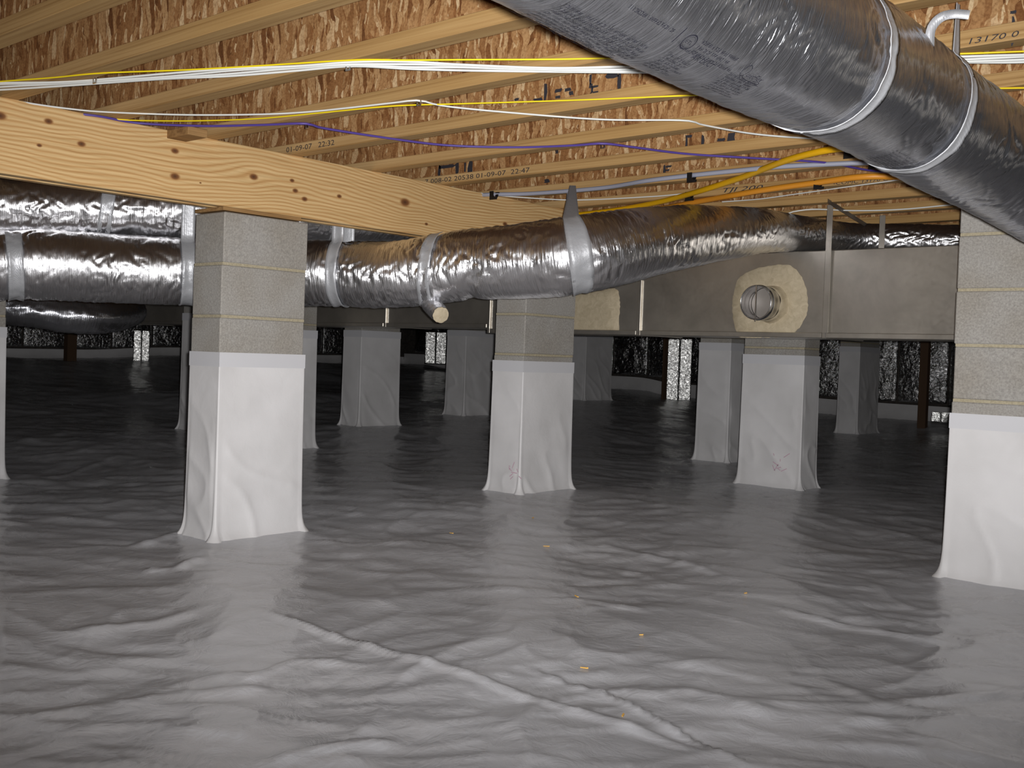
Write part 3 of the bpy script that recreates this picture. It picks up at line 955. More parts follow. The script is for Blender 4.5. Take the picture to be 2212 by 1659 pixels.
# ------------------------------------------------------------------ flexible insulated ducts
class Duct:
    """pts: (px, py, horizontal distance, radius, vertical squash)"""
    def __init__(s, pts, seed, amp=1.0, step=.006, nth=120, world=False, zmax=None, straps=(), smooth=False):
        P = []
        for q in pts:
            c = np.array(q[:3]) if world else at_dist(q[0], q[1], q[2])
            P.append([*c, q[3], q[4]])
        s.s, C = spline(P, step)
        s.C = C[:, :3]; s.r = C[:, 3]; s.sq = C[:, 4]
        T = np.gradient(s.C, axis=0); T /= np.linalg.norm(T, axis=1)[:, None]
        S = np.cross(T, [0, 0, 1.0]); S /= np.linalg.norm(S, axis=1)[:, None]
        mid = len(S) // 2
        if S[mid] @ (CAM - s.C[mid]) < 0: S = -S
        s.S = S; U = np.cross(S, T); U *= np.sign(U[:, 2])[:, None]; s.U = U; s.T = T
        s.seed, s.amp, s.nth = seed, amp, nth
        s.straps = list(straps); s.zmax = zmax; s.smooth = smooth

    def locate(s, px, py):
        """centre-line position whose picture is nearest to the point"""
        d = s.C - CAM; z = d @ F_
        x = CXP + FPX * (d @ R_) / z; y = CYP - FPX * (d @ U_) / z
        return s.s[np.argmin((x - px) ** 2 + (y - py) ** 2)]

    def surf(s, ss, th, off=0.0, disp=True):
        ss, th = np.broadcast_arrays(np.asarray(ss, float), np.asarray(th, float))
        I = lambda A: np.stack([np.interp(ss, s.s, A[:, k]) for k in range(3)], -1)
        C, S, U = I(s.C), I(s.S), I(s.U)
        r = np.interp(ss, s.s, s.r); sq = np.interp(ss, s.s, s.sq)
        if disp:
            a = s.amp; cx, cy = np.cos(th), np.sin(th)
            w = pnoise(ss * 52 + 2 * pnoise(ss * 3, cx * 1.5, cy * 1.5 + s.seed), cx * 1.6 + s.seed, cy * 1.6)
            w2 = 1 - np.abs(pnoise(ss * 21 + 1.5 * pnoise(ss * 6, cx * 2, cy * 2), cx * 2.0 + 5 + s.seed, cy * 2.0)) * 2.4
            md = np.clip(0.62 + 1.0 * pnoise(ss * 4.5, cx * 1.2, cy * 1.2 + s.seed * 2), 0.30, 1.2)
            w = w * md; w2 = np.clip(w2, 0, 1) * md ** .5
            lump = pnoise(ss * 3.2, cx * 1.3 + s.seed, cy * 1.3 + 9)
            fine = pnoise(ss * 80, cx * 6 + s.seed, cy * 6)
            dd = a * (0.0034 * w - 0.0058 * np.clip(w2, 0, 1) ** 3 + 0.0012 * fine) + 0.006 * lump
            for (s0, sl) in s.straps:
                e = ss - (s0 + sl * th)
                dd = dd - 0.011 * np.exp(-(e / 0.032) ** 2) * (0.6 + 0.4 * (1 - cy) / 2)
            dd = dd + off
            r = r + dd
        else: r = r + off
        P = C + (r * np.cos(th))[..., None] * S + (r * sq * np.sin(th))[..., None] * U
        if s.zmax is not None:
            zc = s.zmax + off * .5
            z = P[..., 2]
            k = 0.02
            P[..., 2] = np.where(z > zc - k, zc - k * np.exp(-(z - zc + k) / k), z)
        return P

    def mesh(s, name):
        th = np.linspace(0, 2 * PI, s.nth, endpoint=False)
        SS, TH = np.meshgrid(s.s, th, indexing='ij')
        V = s.surf(SS, TH).reshape(-1, 3)
        Q = grid_quads(len(s.s), s.nth, True)
        r0 = float(s.r.mean())
        # uv: distance along, distance round (mirrored so that there is no seam)
        UV = np.stack([SS, np.abs(TH - PI) * r0], -1).reshape(-1, 2)
        return fast_mesh(name, V, Q, True, UV)

    def strap(s, s0, sl, width, th0, th1, tail_to=None, tails=(True, True), name='hanging_strap', parent=None, mat=None, topoff=(0, 0), topw=None):
        n = 60; k = 6
        th = np.linspace(th0, th1, n); w = np.linspace(-width / 2, width / 2, k)
        TH, W = np.meshgrid(th, w, indexing='ij')
        V = s.surf(s0 + sl * TH + W, TH, 0.0075, True)
        rows = [V[i] for i in range(n)]
        if tail_to is not None:
            def tail(row, off):
                out = []
                c = row.mean(0)
                for f in np.linspace(0, 1, 12)[1:]:
                    rr = row.copy()
                    if topw is not None: rr = c + (row - c) * (1 + (topw / width - 1) * f)
                    rr[:, 2] = row[:, 2] + (tail_to - row[:, 2].max()) * f if False else c[2] + (tail_to - c[2]) * f + (row[:, 2] - c[2]) * (1 - f)
                    rr[:, 0] += off[0] * f; rr[:, 1] += off[1] * f
                    out.append(rr)
                return out
            if tails[0]: rows = tail(rows[0], topoff)[::-1] + rows
            if tails[1]: rows = rows + tail(rows[-1], topoff)
        A = np.array(rows); nn = A.shape[0]
        # give the band thickness
        mid = A.mean(1, keepdims=True)
        tang = np.gradient(A, axis=0); wid = np.gradient(A, axis=1)
        nrm = np.cross(tang, wid); nrm /= np.linalg.norm(nrm, axis=-1)[..., None] + 1e-9
        B = A + nrm * 0.0012
        ringv = np.concatenate([A, B[:, ::-1]], axis=1)
        me = fast_mesh(name, ringv.reshape(-1, 3), grid_quads(nn, 2 * k, True))
        fix_normals(me)
        return link(name, me, mat or MT['strap'], parent)


def build_duct(name, d, label, parent_straps, mat='foil'):
    t = thing(name, label, 'duct', tuple(d.C[len(d.C) // 2] - [0, 0, d.r.mean()]))
    inv = Matrix.Translation(-t.location)
    o = link('foil_jacket', d.mesh('foil_jacket'), MT[mat], t); o.matrix_parent_inverse = inv
    for kw in parent_straps:
        q = d.strap(parent=t, **kw); q.matrix_parent_inverse = inv
    return t, inv


# --- near duct, upper right
dA = Duct([(760, -560, 1.12, .140, 1), (1000, -350, 1.24, .140, 1), (1185, -215, 1.39, .140, 1), (1478, -31, 1.676, .140, 1), (1712, 89, 1.945, .140, 1), (1859, 168, 2.285, .140, 1), (1998, 258, 2.61, .140, 1), (2158, 354, 3.05, .140, 1),
           (2300, 440, 3.3, .140, 1), (2460, 540, 3.6, .140, 1)], 1.3, .68, .004, 150, zmax=ZJ - .003)
sA1 = dA.locate(1765, 118); sA2 = dA.locate(1962, 236)
dA.straps = [(sA1, 0.0), (sA2, 0.0)]
tA, invA = build_duct('flexible_duct', dA, 'near foil flexible duct with black print crossing the upper right corner',
                      [dict(s0=sA1, sl=0.0, width=.050, th0=1.2, th1=-2.9, tail_to=ZJ, name='hanging_strap'),
                       dict(s0=sA2, sl=0.0, width=.040, th0=0.85, th1=-2.9, tail_to=ZJ - .002, name='hanging_strap', topoff=(0, 0), topw=.02)], 'foil_dull')
# loop of spare strap beside the right hand strap
pL = on_plane(2092, 34, 1, J_Y[12] - FW - .003)
P0 = at_dist(2008, 102, 2.28); P1 = at_dist(2012, 62, 2.28); P2 = at_dist(2032, 38, 2.28); P3 = at_dist(2060, 30, 2.27); P4 = at_dist(2094, 32, 2.27)
s_, C_ = spline([P0, P1, P2, P3, P4], .006)
Tn = np.gradient(C_, axis=0); Tn /= np.linalg.norm(Tn, axis=1)[:, None]
Nn = np.cross(Tn, F_); Nn /= np.linalg.norm(Nn, axis=1)[:, None]
A = np.stack([C_ - Nn * .009, C_ + Nn * .009, C_ + Nn * .009 + F_ * .0015, C_ - Nn * .009 + F_ * .0015], 1)
me = fast_mesh('strap_loop', A.reshape(-1, 3), grid_quads(len(C_), 4, True)); fix_normals(me)
q = link('strap_loop', me, MT['strap'], tA); q.matrix_parent_inverse = invA


def solve_on(d, px, py):
    """(s, theta) on the camera side of the duct whose picture is (px, py)"""
    SS, TH = np.meshgrid(np.linspace(d.s[0], d.s[-1], 500), np.linspace(-PI, PI, 360))
    P = d.surf(SS, TH, 0.0, False)
    dd = P - CAM; z = dd @ F_
    x = CXP + FPX * (dd @ R_) / z; y = CYP - FPX * (dd @ U_) / z
    e = (x - px) ** 2 + (y - py) ** 2 + 1e4 * (z <= 0) + 2e4 * np.maximum(0, np.linalg.norm(dd, axis=-1) - np.interp(SS, d.s, np.linalg.norm(d.C - CAM, axis=1))) 
    i = np.unravel_index(np.argmin(e), e.shape)
    return SS[i], TH[i]


# which way round is "up" for the print: towards the upper right silhouette
def duct_marks(d, px, V, Fc, scale, name, parent, inv, mat='ink_duct', flip=1):
    s0, t0 = solve_on(d, *px)
    sa, _ = solve_on(d, px[0] + 30, px[1] + 14)
    sgn = 1 if sa > s0 else -1
    V = np.asarray(V, float)
    S = s0 + sgn * V[:, 0] * scale
    TH = t0 + V[:, 1] * scale / .145
    P = d.surf(S, TH, 0.0028, True)
    o = link(name, py_mesh(name, P, Fc), MT[mat], parent); o.matrix_parent_inverse = inv
    return o


def fine_print(rows, w, lh, h, ragged=.15, seed=0):
    """rows of illegible small print: tight runs of short upright strokes"""
    rn = random.Random(seed); V, Fc = [], []
    for r in range(rows):
        x = 0; W = w * (1 - rn.random() * ragged); y = -r * lh
        while x < W:
            wl_ = rn.randint(3, 9)
            for _ in range(wl_):
                cw = h * .52; lw = h * .17
                k = rn.randint(0, 4)
                bars = []
                if k in (0, 1, 3): bars.append((x, y, x + lw, y + h))
                if k in (1, 2, 4): bars.append((x + cw - lw, y, x + cw, y + h))
                if k in (2, 3): bars.append((x, y + h - lw, x + cw, y + h))
                if k in (1, 4, 3): bars.append((x, y + h * .4, x + cw, y + h * .4 + lw))
                if k in (2, 4): bars.append((x, y, x + cw, y + lw))
                for (a, b, c, e) in bars:
                    n = len(V); V += [(a, b), (c, b), (c, e), (a, e)]; Fc.append((n, n + 1, n + 2, n + 3))
                x += cw + h * .22
            x += h * .5
    return np.array(V), Fc


# block of small type at the upper left of the near duct
V, Fc = fine_print(11, .200, .0105, .0062, .1, 1); duct_marks(dA, (1215, 5), V, Fc, 1, 'fine_print', tA, invA)
V, Fc = fine_print(1, .085, .01, .0065, 0, 2); duct_marks(dA, (1358, 16), V, Fc, 1, 'fine_print', tA, invA)
V, Fc = fine_print(3, .085, .0105, .0065, .1, 3); duct_marks(dA, (1513, 88), V, Fc, 1, 'fine_print', tA, invA)
V, Fc = fine_print(6, .062, .0085, .0055, .2, 4); duct_marks(dA, (1440, 112), V, Fc, 1, 'fine_print', tA, invA)
V, Fc = fine_print(8, .075, .0075, .005, .2, 5); duct_marks(dA, (1572, 158), V, Fc, 1, 'fine_print', tA, invA)
V, Fc = glyphs('AIR DUCT', 1); duct_marks(dA, (1489, 120), V[:, :2], Fc, .013, 'air_duct_lettering', tA, invA)
V, Fc = fine_print(1, .02, .01, .0055, 0, 6); duct_marks(dA, (1461, 97), V, Fc, 1, 'fine_print', tA, invA)
duct_marks(dA, (1449, 86), [(-.001, 0), (.001, 0), (.001, .03), (-.001, .03)], [(0, 1, 2, 3)], 1, 'print_bar', tA, invA)
# listing mark: ring with ETL inside
V, Fc = [], []
for (ra, rb) in ((.0125, .0145), (.0100, .0106)):
    n0 = len(V)
    for k in range(36):
        a = 2 * PI * k / 36
        V += [(ra * math.cos(a), ra * math.sin(a)), (rb * math.cos(a), rb * math.sin(a))]
    for k in range(36):
        a, b = n0 + 2 * k, n0 + 2 * ((k + 1) % 36); Fc.append((a, b, b + 1, a + 1))
G, GF = glyphs('ETL', 1); n0 = len(V); G = G[:, :2]; G = (G - (G.max(0) + G.min(0)) / 2) * .0095
V += [tuple(g) for g in G]; Fc += [tuple(i + n0 for i in f) for f in GF]
duct_marks(dA, (1487, 86), V, Fc, 1, 'listing_mark', tA, invA)


def stroke(P, w):
    s_, C = spline([(*p, 0.0) for p in P], .02)
    T = np.gradient(C, axis=0); T /= np.linalg.norm(T, axis=1)[:, None] + 1e-9
    N = np.stack([-T[:, 1], T[:, 0]], -1) * w / 2
    V = np.concatenate([C[:, :2] + N, C[:, :2] - N]); n = len(C)
    return V, [(i, i + 1, n + i + 1, n + i) for i in range(n - 1)]


V, Fc = [], []
for P, w in (([(.95, 1.25), (.6, 1.5), (.15, 1.15), (-.05, .6), (.2, .2), (.6, .3), (.95, .8), (.95, 1.25), (.8, 1.4)], .07), ([(.45, .45), (.8, .1), (1.5, -.05), (3.2, -.1), (3.6, .05), (3.4, .2), (2.6, .1)], .06), ([(.2, .2), (.9, -.25), (2.6, -.35), (3.9, -.2)], .05)):
    a, b = stroke(P, w); n0 = len(V); V += [tuple(x) for x in a]; Fc += [tuple(i + n0 for i in f) for f in b]
G, GF = glyphs('uietFlex', .95, .45); n0 = len(V); V += [(g[0] * .82 + 1.0, g[1] + .28) for g in G]; Fc += [tuple(i + n0 for i in f) for f in GF]
duct_marks(dA, (1590, 158), V, Fc, .0165, 'script_logo', tA, invA)
V, Fc = fine_print(9, .16, .0085, .005, .15, 8); duct_marks(dA, (1935, 325), V, Fc, 1, 'fine_print', tA, invA)

# --- long duct behind and in front of the girder
dB = Duct([(-420, 560, 5.1, .150, 1), (-150, 572, 5.0, .150, 1), (100, 572, 5.0, .150, 1), (300, 583, 5.0, .150, 1), (520, 590, 5.02, .150, 1), (700, 590, 4.93, .148, 1), (850, 592, 4.82, .148, 1),
           (1000, 574, 4.72, .155, 1), (1150, 562, 4.62, .162, 1), (1250, 550, 4.58, .165, 1), (1400, 523, 4.75, .157, .97), (1540, 505, 5.05, .141, .92), (1650, 500, 5.4, .125, .85), (1740, 508, 5.75, .115, .8), (1850, 518, 6.0, .110, .8), (1960, 520, 6.0, .110, .8),
           (2080, 524, 5.95, .110, .8), (2250, 526, 5.95, .110, .8)], 4.7, 1.25, .0055, 110, zmax=ZJ - .004)
SB = [(dB.locate(30, 575), .0), (dB.locate(402, 585), 0.0), (dB.locate(738, 590), .0), (dB.locate(940, 585), .035), (dB.locate(1242, 552), .0)]
dB.straps = SB
tB, invB = build_duct('flexible_duct', dB, 'long crinkled silver duct running across the photo below the girder',
                      [dict(s0=SB[0][0], sl=0, width=.062, th0=1.0, th1=-4.1),
                       dict(s0=SB[1][0], sl=0, width=.060, th0=1.0, th1=-4.1, tail_to=ZJ),
                       dict(s0=SB[2][0], sl=0, width=.055, th0=1.1, th1=-4.2, tail_to=ZJ),
                       dict(s0=SB[3][0], sl=SB[3][1], width=.056, th0=1.25, th1=-4.1),
                       dict(s0=SB[4][0], sl=0, width=.056, th0=1.2, th1=-4.2, tail_to=ZJ - .002, topw=.024, topoff=(-.26, .33))])
# torn end of the short stub taped under the duct
c0 = at_dist(936, 662, 4.72); c1 = at_dist(952, 680, 4.62)
s_, C_ = spline([[*at_dist(915, 630, 4.82), .060, 1], [*c0, .052, 1], [*c1, .046, 1]], .004)
ax = (c1 - c0) / np.linalg.norm(c1 - c0)
# short tapering stub seen from its mastic-covered end
e1 = np.cross(ax, F_); e1 /= np.linalg.norm(e1); e2 = np.cross(ax, e1)
th = np.linspace(0, 2 * PI, 48, endpoint=False)
rows = []
for i in range(len(C_)):
    r = C_[i, 3] * (1 + .10 * pnoise(np.cos(th) * 3, np.sin(th) * 3, i * .25))
    rows.append(C_[i, :3] + (np.cos(th) * r)[:, None] * e1 * .8 + (np.sin(th) * r * .8)[:, None] * e2)
rows = np.array(rows)
uvs = np.stack(np.meshgrid(np.arange(len(C_)) * .01, th * .05, indexing='ij'), -1).reshape(-1, 2)
me = fast_mesh('end_stub', rows.reshape(-1, 3), grid_quads(len(C_), 48, True), True, uvs)
stub = link('end_stub', me, MT['foil'], tB); stub.matrix_parent_inverse = invB
cc = rows[-1].mean(0)
capv = np.vstack([rows[-1] * .97 + cc * .03 + ax * .002, [cc + ax * .012]])
me = py_mesh('mastic_cap', capv, [(k, (k + 1) % 48, 48) for k in range(48)], True)
capo = link('mastic_cap', me, MT['mastic'], stub)
capo['label'] = 'beige mastic over the open end'

# --- upper left duct lying on the long one
dC = Duct([(-420, 430, 5.15, .130, 1), (-100, 448, 5.12, .130, 1), (100, 452, 5.12, .130, 1), (280, 456, 5.12, .130, .98), (430, 462, 5.14, .128, .96), (600, 470, 5.2, .120, .9), (700, 476, 5.3, .115, .85), (860, 480, 5.6, .115, .85), (1060, 486, 6.0, .115, .8)],
          8.8, 1.3, .0055, 100, zmax=ZJ - .004)
sC = [(dC.locate(232, 455), .02), (dC.locate(690, 476), -.04)]
dC.straps = sC
tC, invC = build_duct('flexible_duct', dC, 'second silver duct lying above the long one behind the girder at left',
                      [dict(s0=sC[0][0], sl=sC[0][1], width=.055, th0=1.0, th1=-4.1), dict(s0=sC[1][0], sl=sC[1][1], width=.05, th0=1.0, th1=-4.1)])
# --- dim duct in the dark below, far left
dD = Duct([(-300, 650, 7.3, .11, 1), (-60, 658, 7.2, .11, 1), (60, 666, 7.1, .11, 1), (150, 680, 7.1, .11, 1), (220, 686, 7.2, .10, 1), (262, 682, 7.6, .095, 1), (290, 674, 8.4, .09, 1)], 2.2, 1.6, .012, 60)
tD, invD = build_duct('flexible_duct', dD, 'dim foil duct in the dark beneath the long duct at far left', [], 'foil_dull')

# ------------------------------------------------------------------ sheet metal trunk duct
YT, TD = 4.95, 0.42
ZT0, ZT1 = 0.905, 1.328
def xt(px, y=YT): return on_plane(px, 640, 1, y)[0]
t = thing('trunk_duct', 'rectangular galvanised metal trunk duct hanging behind the piers with an open round collar', 'duct', (-4.5, YT + TD / 2, ZT0))
invT = Matrix.Translation(-t.location)
cuts = [-13.6, -11.9, -10.4, -8.9, xt(835), xt(1059), xt(1383), xt(1785), 0.9, 2.2]
kids = []
for i, (a, b) in enumerate(zip(cuts[:-1], cuts[1:])):
    z1_ = ZT1 if a > -4.6 else ZT1 - .06
    z0_ = ZT0 if a > -4.6 else ZT0 + .030
    nx, nz = 26, 12
    # front skin slightly dished, other sides flat
    V, F = box_data(a + .001, b - .001, YT, YT + TD, z0_, z1_, b=.004)
    me = py_mesh('duct_section', V, F); fix_normals(me); kids.append(link('duct_section', me, MT['galv'], t))
    if i: 
        V, F = box_data(a - .012, a + .012, YT - .010, YT + TD + .01, z0_ - .006, z1_ + .006, b=.003)
        me = py_mesh('seam_strip', V, F); fix_normals(me); kids.append(link('seam_strip', me, MT['galv'], t))
        V, F = box_data(a + .008, a + .0115, YT - .0125, YT - .009, z0_ - .002, z1_ - .01)
        me = py_mesh('seam_edge', V, F); o = link('seam_edge', me, MT['seam_metal'], t); o['label'] = 'bright folded metal edge'; kids.append(o)
    V, F = box_data(a + .013, b - .013, YT - .012, YT - .0005, z0_ - .004, z0_ + .022, b=.003)
    me = py_mesh('bottom_flange', V, F); fix_normals(me); kids.append(link('bottom_flange', me, MT['galv'], t))


def blob(name, outline, y, mat, thick=.004, jag=.0):
    """irregular flat patch on the plane y, outline in picture points"""
    P = [on_plane(a, b, 1, y) for a, b in outline]
    s_, C = spline(P + [P[0]], .012)
    C = C[:-1]
    c = C.mean(0)
    C = C.copy()
    for i in range(len(C)):
        k = 1 + random.uniform(-jag, jag); C[i] = c + (C[i] - c) * k
    n = len(C)
    V = []
    for f, dy in ((1.0, 0), (.985, -thick * .8), (.6, -thick), (.25, -thick)):
        V += [(c[0] + (q[0] - c[0]) * f, y + dy, c[2] + (q[2] - c[2]) * f) for q in C]
    V.append((c[0], y - thick, c[2]))
    F = []
    for r in range(3): F += [(r * n + i, r * n + (i + 1) % n, (r + 1) * n + (i + 1) % n, (r + 1) * n + i) for i in range(n)]
    F += [(3 * n + i, 3 * n + (i + 1) % n, 4 * n) for i in range(n)]
    me = py_mesh(name, V, F, True); fix_normals(me)
    return link(name, me, mat)


circ = [(1592, 605), (1610, 590), (1640, 578), (1690, 571), (1715, 578), (1735, 605), (1745, 645), (1742, 680), (1728, 706), (1712, 722), (1706, 727), (1660, 729), (1602, 729), (1590, 715), (1584, 690), (1582, 650)]
o = blob('mastic_patch', circ, YT - .0005, MT['mastic'], .006, .012); o.parent = t; o['label'] = 'beige mastic disc brushed round the collar'; kids.append(o)
circ2 = [(1200, 640), (1262, 630), (1300, 626), (1332, 625), (1339, 655), (1337, 690), (1334, 716), (1290, 720), (1240, 718), (1200, 714)]
o = blob('mastic_patch', circ2, YT - .0005, MT['mastic'], .005, .012); o.parent = t; o['label'] = 'beige mastic patch beside the middle pier'; kids.append(o)

# round collar pointing at the camera side, with damper blade inside
base = on_plane(1672, 653, 1, YT); tip = on_plane(1632, 653, 1, YT - .165)
base = np.array([tip[0] , YT, tip[2]])
rc = 0.083
th = np.linspace(0, 2 * PI, 64, endpoint=False)
prof = [(YT, rc + .006), (YT - .006, rc + .002), (YT - .030, rc), (YT - .060, rc), (YT - .125, rc), (YT - .130, rc + .005), (YT - .138, rc + .005), (YT - .143, rc),
        (YT - .157, rc), (YT - .160, rc + .003), (YT - .165, rc + .002), (YT - .165, rc - .001), (YT - .158, rc - .003), (YT - .140, rc + .002), (YT - .130, rc - .003), (YT - .04, rc - .003), (YT - .004, rc - .004)]
V = []
for yy, rr in prof: V += [(tip[0] + rr * math.cos(a), yy, tip[2] + rr * math.sin(a)) for a in th]
me = fast_mesh('round_collar', np.array(V), grid_quads(len(prof), 64, True)); fix_normals(me)
col = link('round_collar', me, MT['collar_metal'], t); col['label'] = 'open round spigot collar'; kids.append(col)
sl = [(YT - .001, rc + .016), (YT - .012, rc + .008), (YT - .045, rc + .006), (YT - .062, rc + .0045), (YT - .066, rc + .001)]
V = []
for yy, rr in sl: V += [(tip[0] + (rr + .0015 * math.sin(7 * a + yy * 90)) * math.cos(a), yy + .003 * math.sin(5 * a), tip[2] + rr * math.sin(a)) for a in th]
me = fast_mesh('mastic_sleeve', np.array(V), grid_quads(len(sl), 64, True)); fix_normals(me)
link('mastic_sleeve', me, MT['mastic'], col)
# the blade is closed, a thin disc; the rod stands upright across it
V = [(tip[0], YT - .062, tip[2])] + [(tip[0] + (rc - .005) * math.cos(a), YT - .062, tip[2] + (rc - .005) * math.sin(a)) for a in th] + [(tip[0] + (rc - .005) * math.cos(a), YT - .060, tip[2] + (rc - .005) * math.sin(a)) for a in th]
F = [(0, 1 + k, 1 + (k + 1) % 64) for k in range(64)] + [(1 + k, 65 + k, 65 + (k + 1) % 64, 1 + (k + 1) % 64) for k in range(64)]
bl = link('damper_blade', py_mesh('damper_blade', V, F), MT['blade'], col)
mb = MB(); mb.box(tip[0] - .0030, tip[0] + .0030, YT - .164, YT - .158, tip[2] - rc - .012, tip[2] + rc + .002, b=.001)
rod = mb.build('damper_rod', MT['seam_metal'], col, fix=True)
for k in kids: k.matrix_parent_inverse = invT

# hanger straps of the trunk
def hanger(px, y, z0, w, label, mat='galv'):
    x = on_plane(px, 560, 1, y)[0]
    o = box('trunk_hanger', x - w / 2, x + w / 2, y - .002, y, z0, ZJ, MT[mat], b=.0005)
    return tag(o, label, 'strap', 'metal hanger straps of the trunk duct')


hanger(1789, YT - .016, ZT0 + .02, .030, 'upright metal hanger strap at the seam right of the round collar')
hanger(1903, YT + TD + .02, ZT0 + .25, .030, 'metal hanger strap behind the trunk, left of the right edge pier')
# slanting brace strap
A = on_plane(1788, 434, 2, ZJ - .004); B = at_dist(1908, 474, 6.3); B[2] = ZJ - .05
d = B - A; n_ = np.array([0, 0, .011])
V = [A - n_, B - n_, B + n_, A + n_]; V += [q + np.array([0, .002, 0]) for q in V]
me = py_mesh('brace_strap', V, [(0, 1, 2, 3), (7, 6, 5, 4), (0, 4, 5, 1), (1, 5, 6, 2), (2, 6, 7, 3), (3, 7, 4, 0)]); fix_normals(me)
tag(link('brace_strap', me, MT['dark_steel']), 'dark slanting metal strap below the joists above the trunk', 'strap')

# ------------------------------------------------------------------ foil faced insulation on the far walls
def panel(name, a, b, z0, z1, bulge, seed, parent=None, mat='wall_foil', crump=.012, n=24, nz=30):
    """foil sheet from a to b (xy), bulging towards the camera side"""
    a = np.array(a); b = np.array(b)
    d = b - a; L = np.linalg.norm(d); d /= L
    nrm = np.array([d[1], -d[0]]);
    if nrm @ (-(a + b) / 2) < 0: nrm = -nrm
    u = np.linspace(0, 1, n); w = np.linspace(0, 1, nz)
    U, W = np.meshgrid(u, w)
    off = bulge * np.sin(PI * U) ** .7 * (0.7 + 0.3 * np.sin(PI * W)) + crump * pnoise(U * L * 9 + seed, W * (z1 - z0) * 7, seed) + .02
    X = a[0] + d[0] * U * L + nrm[0] * off; Y = a[1] + d[1] * U * L + nrm[1] * off
    Z = z0 + (z1 - z0) * W
    F_front = np.stack([X, Y, Z], -1).reshape(-1, 3)
    back = np.stack([a[0] + d[0] * U * L, a[1] + d[1] * U * L, Z], -1).reshape(-1, 3)
    Q = grid_quads(nz, n)
    NN = len(F_front)
    per = [i for i in range(n)] + [k * n + n - 1 for k in range(1, nz)] + [(nz - 1) * n + i for i in range(n - 2, -1, -1)] + [k * n for k in range(nz - 2, 0, -1)]
    rim = [[per[i], per[(i + 1) % len(per)], per[(i + 1) % len(per)] + NN, per[i] + NN] for i in range(len(per))]
    Q = np.vstack([Q, Q[:, ::-1] + NN, rim])
    me = fast_mesh(name, np.vstack([F_front, back]), Q); fix_normals(me)
    return link(name, me, MT[mat], parent)


GL, GB = 'foil insulation batts on the left foundation wall', 'foil insulation batts on the back foundation wall'
k = 0
y = 0.2
while y < YB - .7:
    zb = float(terrain(XL + .1, y)) + .15
    o = panel('insulation_batt', (XL + .005, y), (XL + .005, y + .58), zb, ZJ, .03, 3.1 * k)
    tag(o, 'dark foil insulation batt hanging on the far left wall', 'insulation', GL); y += .61; k += 1
x = XL + .3
while x < 1.5:
    zb = float(terrain(x, YB - .1)) + .215
    o = panel('insulation_batt', (x, YB - .005), (x + .58, YB - .005), zb, ZJ, .03, 5.3 * k, crump=.02)
    tag(o, 'dark foil insulation batt hanging on the far back wall', 'insulation', GB); x += .61; k += 1


def bright_panel(px0, px1, py0, py1, dist, label):
    """narrow pair of foil flaps angled to mirror the flash into the lens, with a seam between"""
    m_ = (px0 + px1) / 2
    ztop = at_dist(m_, py0, dist)[2]; zbot = at_dist(m_, py1, dist)[2]
    c = at_dist(m_, py1, dist)
    t = thing('foil_flap', label, 'insulation', (c[0], c[1], zbot))
    inv = Matrix.Translation(-t.location)
    mirror = (CAM[:2] + FL[:2]) / 2
    view = c[:2] - mirror; view /= np.linalg.norm(view); side = np.array([view[1], -view[0]])
    w = (px1 - px0) / FPX * dist
    for sg in (-1, 1):
        a = c[:2] + side * (.004 * sg); b = c[:2] + side * (sg * w / 2)
        o = panel('foil_flap_half', a, b, zbot, ztop, .0015, 2 + sg + px0 * .1, t, 'flap_foil', .0012, 14, 26)
        o.matrix_parent_inverse = inv
    return t


m = Mat('flap_foil', (0.62, 0.62, 0.60, 1), 0.24, 1.0)
n1 = m.noise(m.coords((1, 1, 1)), 30, 3, 0.6, 0.4); m.bump(n1.outputs['Fac'], 0.8, 0.012)
MT['flap_foil'] = m.m
bright_panel(289, 320, 712, 791, 15.2, 'bright foil strip catching the flash on the far left wall')
bright_panel(917, 963, 716, 787, 17.2, 'bright foil strip seen between the two distant piers left of the middle pier')
bright_panel(1438, 1490, 728, 876, 14.6, 'tall bright foil strip seen left of the wrapped pier behind the collar')
bright_panel(2014, 2050, 890, 911, 13.0, 'small bright foil corner low on the back wall next to the right edge pier')

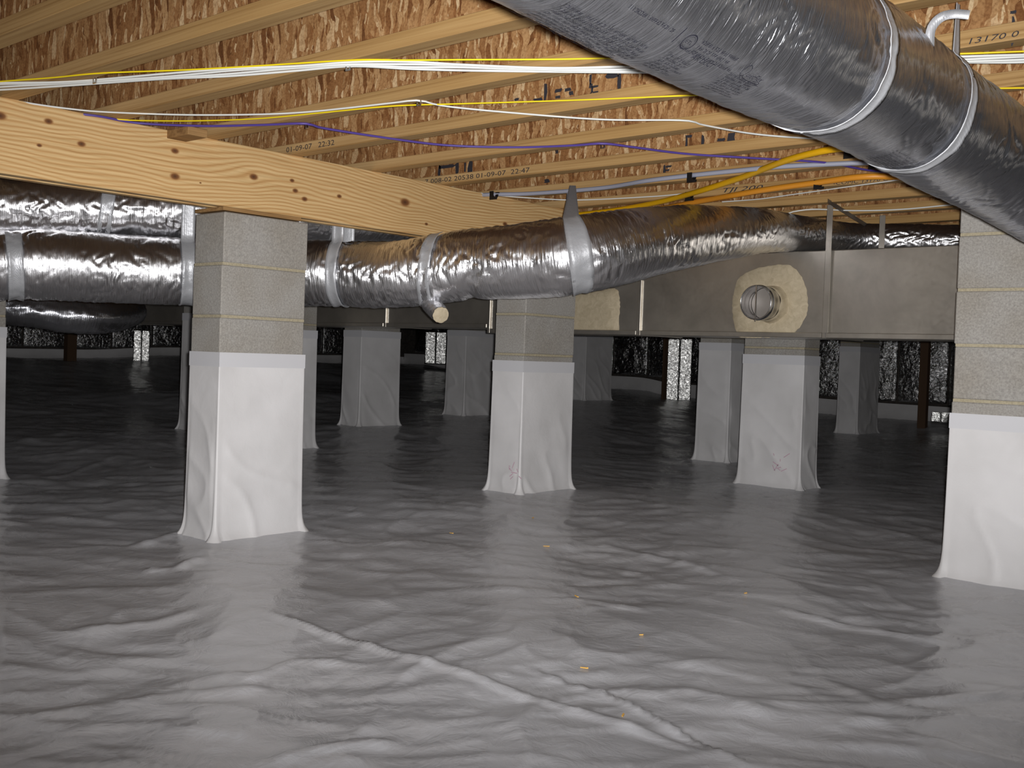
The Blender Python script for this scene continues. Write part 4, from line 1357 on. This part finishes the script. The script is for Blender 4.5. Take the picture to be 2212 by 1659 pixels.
# timber posts standing against the back wall
for (px, lab, w) in ((1994, 'brown timber post on the back wall left of the right edge pier', .09), (1433, 'brown timber post beside the tall bright foil strip', .03)):
    c = at_dist(px, 880, 13.0 if px > 1900 else 14.4)
    zb = float(terrain(c[0], c[1]))
    o = box('timber_post', c[0] - w / 2, c[0] + w / 2, c[1] - .04, c[1] + .04, zb - .01, ZJ - .002, MT['post'], b=.002)
    tag(o, lab, 'post')
c = at_dist(151, 792, 14.6); zb = float(terrain(c[0], c[1]))
o = box('timber_post', c[0] - .05, c[0] + .05, c[1] - .06, c[1] + .06, zb - .01, ZJ - .002, MT['post'], b=.002)
tag(o, 'dim timber post on the far left wall', 'post')

# ------------------------------------------------------------------ wood chips on the liner
chips = [(1180, 1190, 'beside the base of the middle pier'), (1385, 1380, 'right of centre on the liner'), (1262, 1449, 'left of the long seam, low right of centre'), (1245, 1298, 'alone in the middle of the liner'),
         (1610, 1286, 'below the pier under the collar'), (975, 1162, 'left of the middle pier base'), (1150, 1144, 'close below the middle pier'), (1345, 1554, 'on the long seam at the bottom'), (448, 838, '')]
for i, (x, y, where) in enumerate(chips[:-1]):
    p = on_plane(x, y, 2, 0.0)
    z = float(floor_z(np.array([p[0]]), np.array([p[1]]))[0]) + .0015
    a = random.uniform(0, PI); l, w = random.uniform(.005, .013), .002
    ca, sa = math.cos(a), math.sin(a)
    V = []
    for (u, v, h) in ((-l, -w, 0), (l * .7, -w * 1.3, 0), (l, w * .4, 0), (-l * .6, w, 0), (-l, -w, .002), (l * .7, -w * 1.3, .003), (l, w * .4, .0035), (-l * .6, w, .002)):
        V.append((u * ca - v * sa, u * sa + v * ca, h))
    me = py_mesh('wood_chip', V, [(3, 2, 1, 0), (4, 5, 6, 7), (0, 1, 5, 4), (1, 2, 6, 5), (2, 3, 7, 6), (3, 0, 4, 7)])
    o = link('wood_chip', me, MT['chip'], loc=(p[0], p[1], z))
    tag(o, 'tiny wood chip lying %s' % where, 'chip', 'wood chips on the liner')
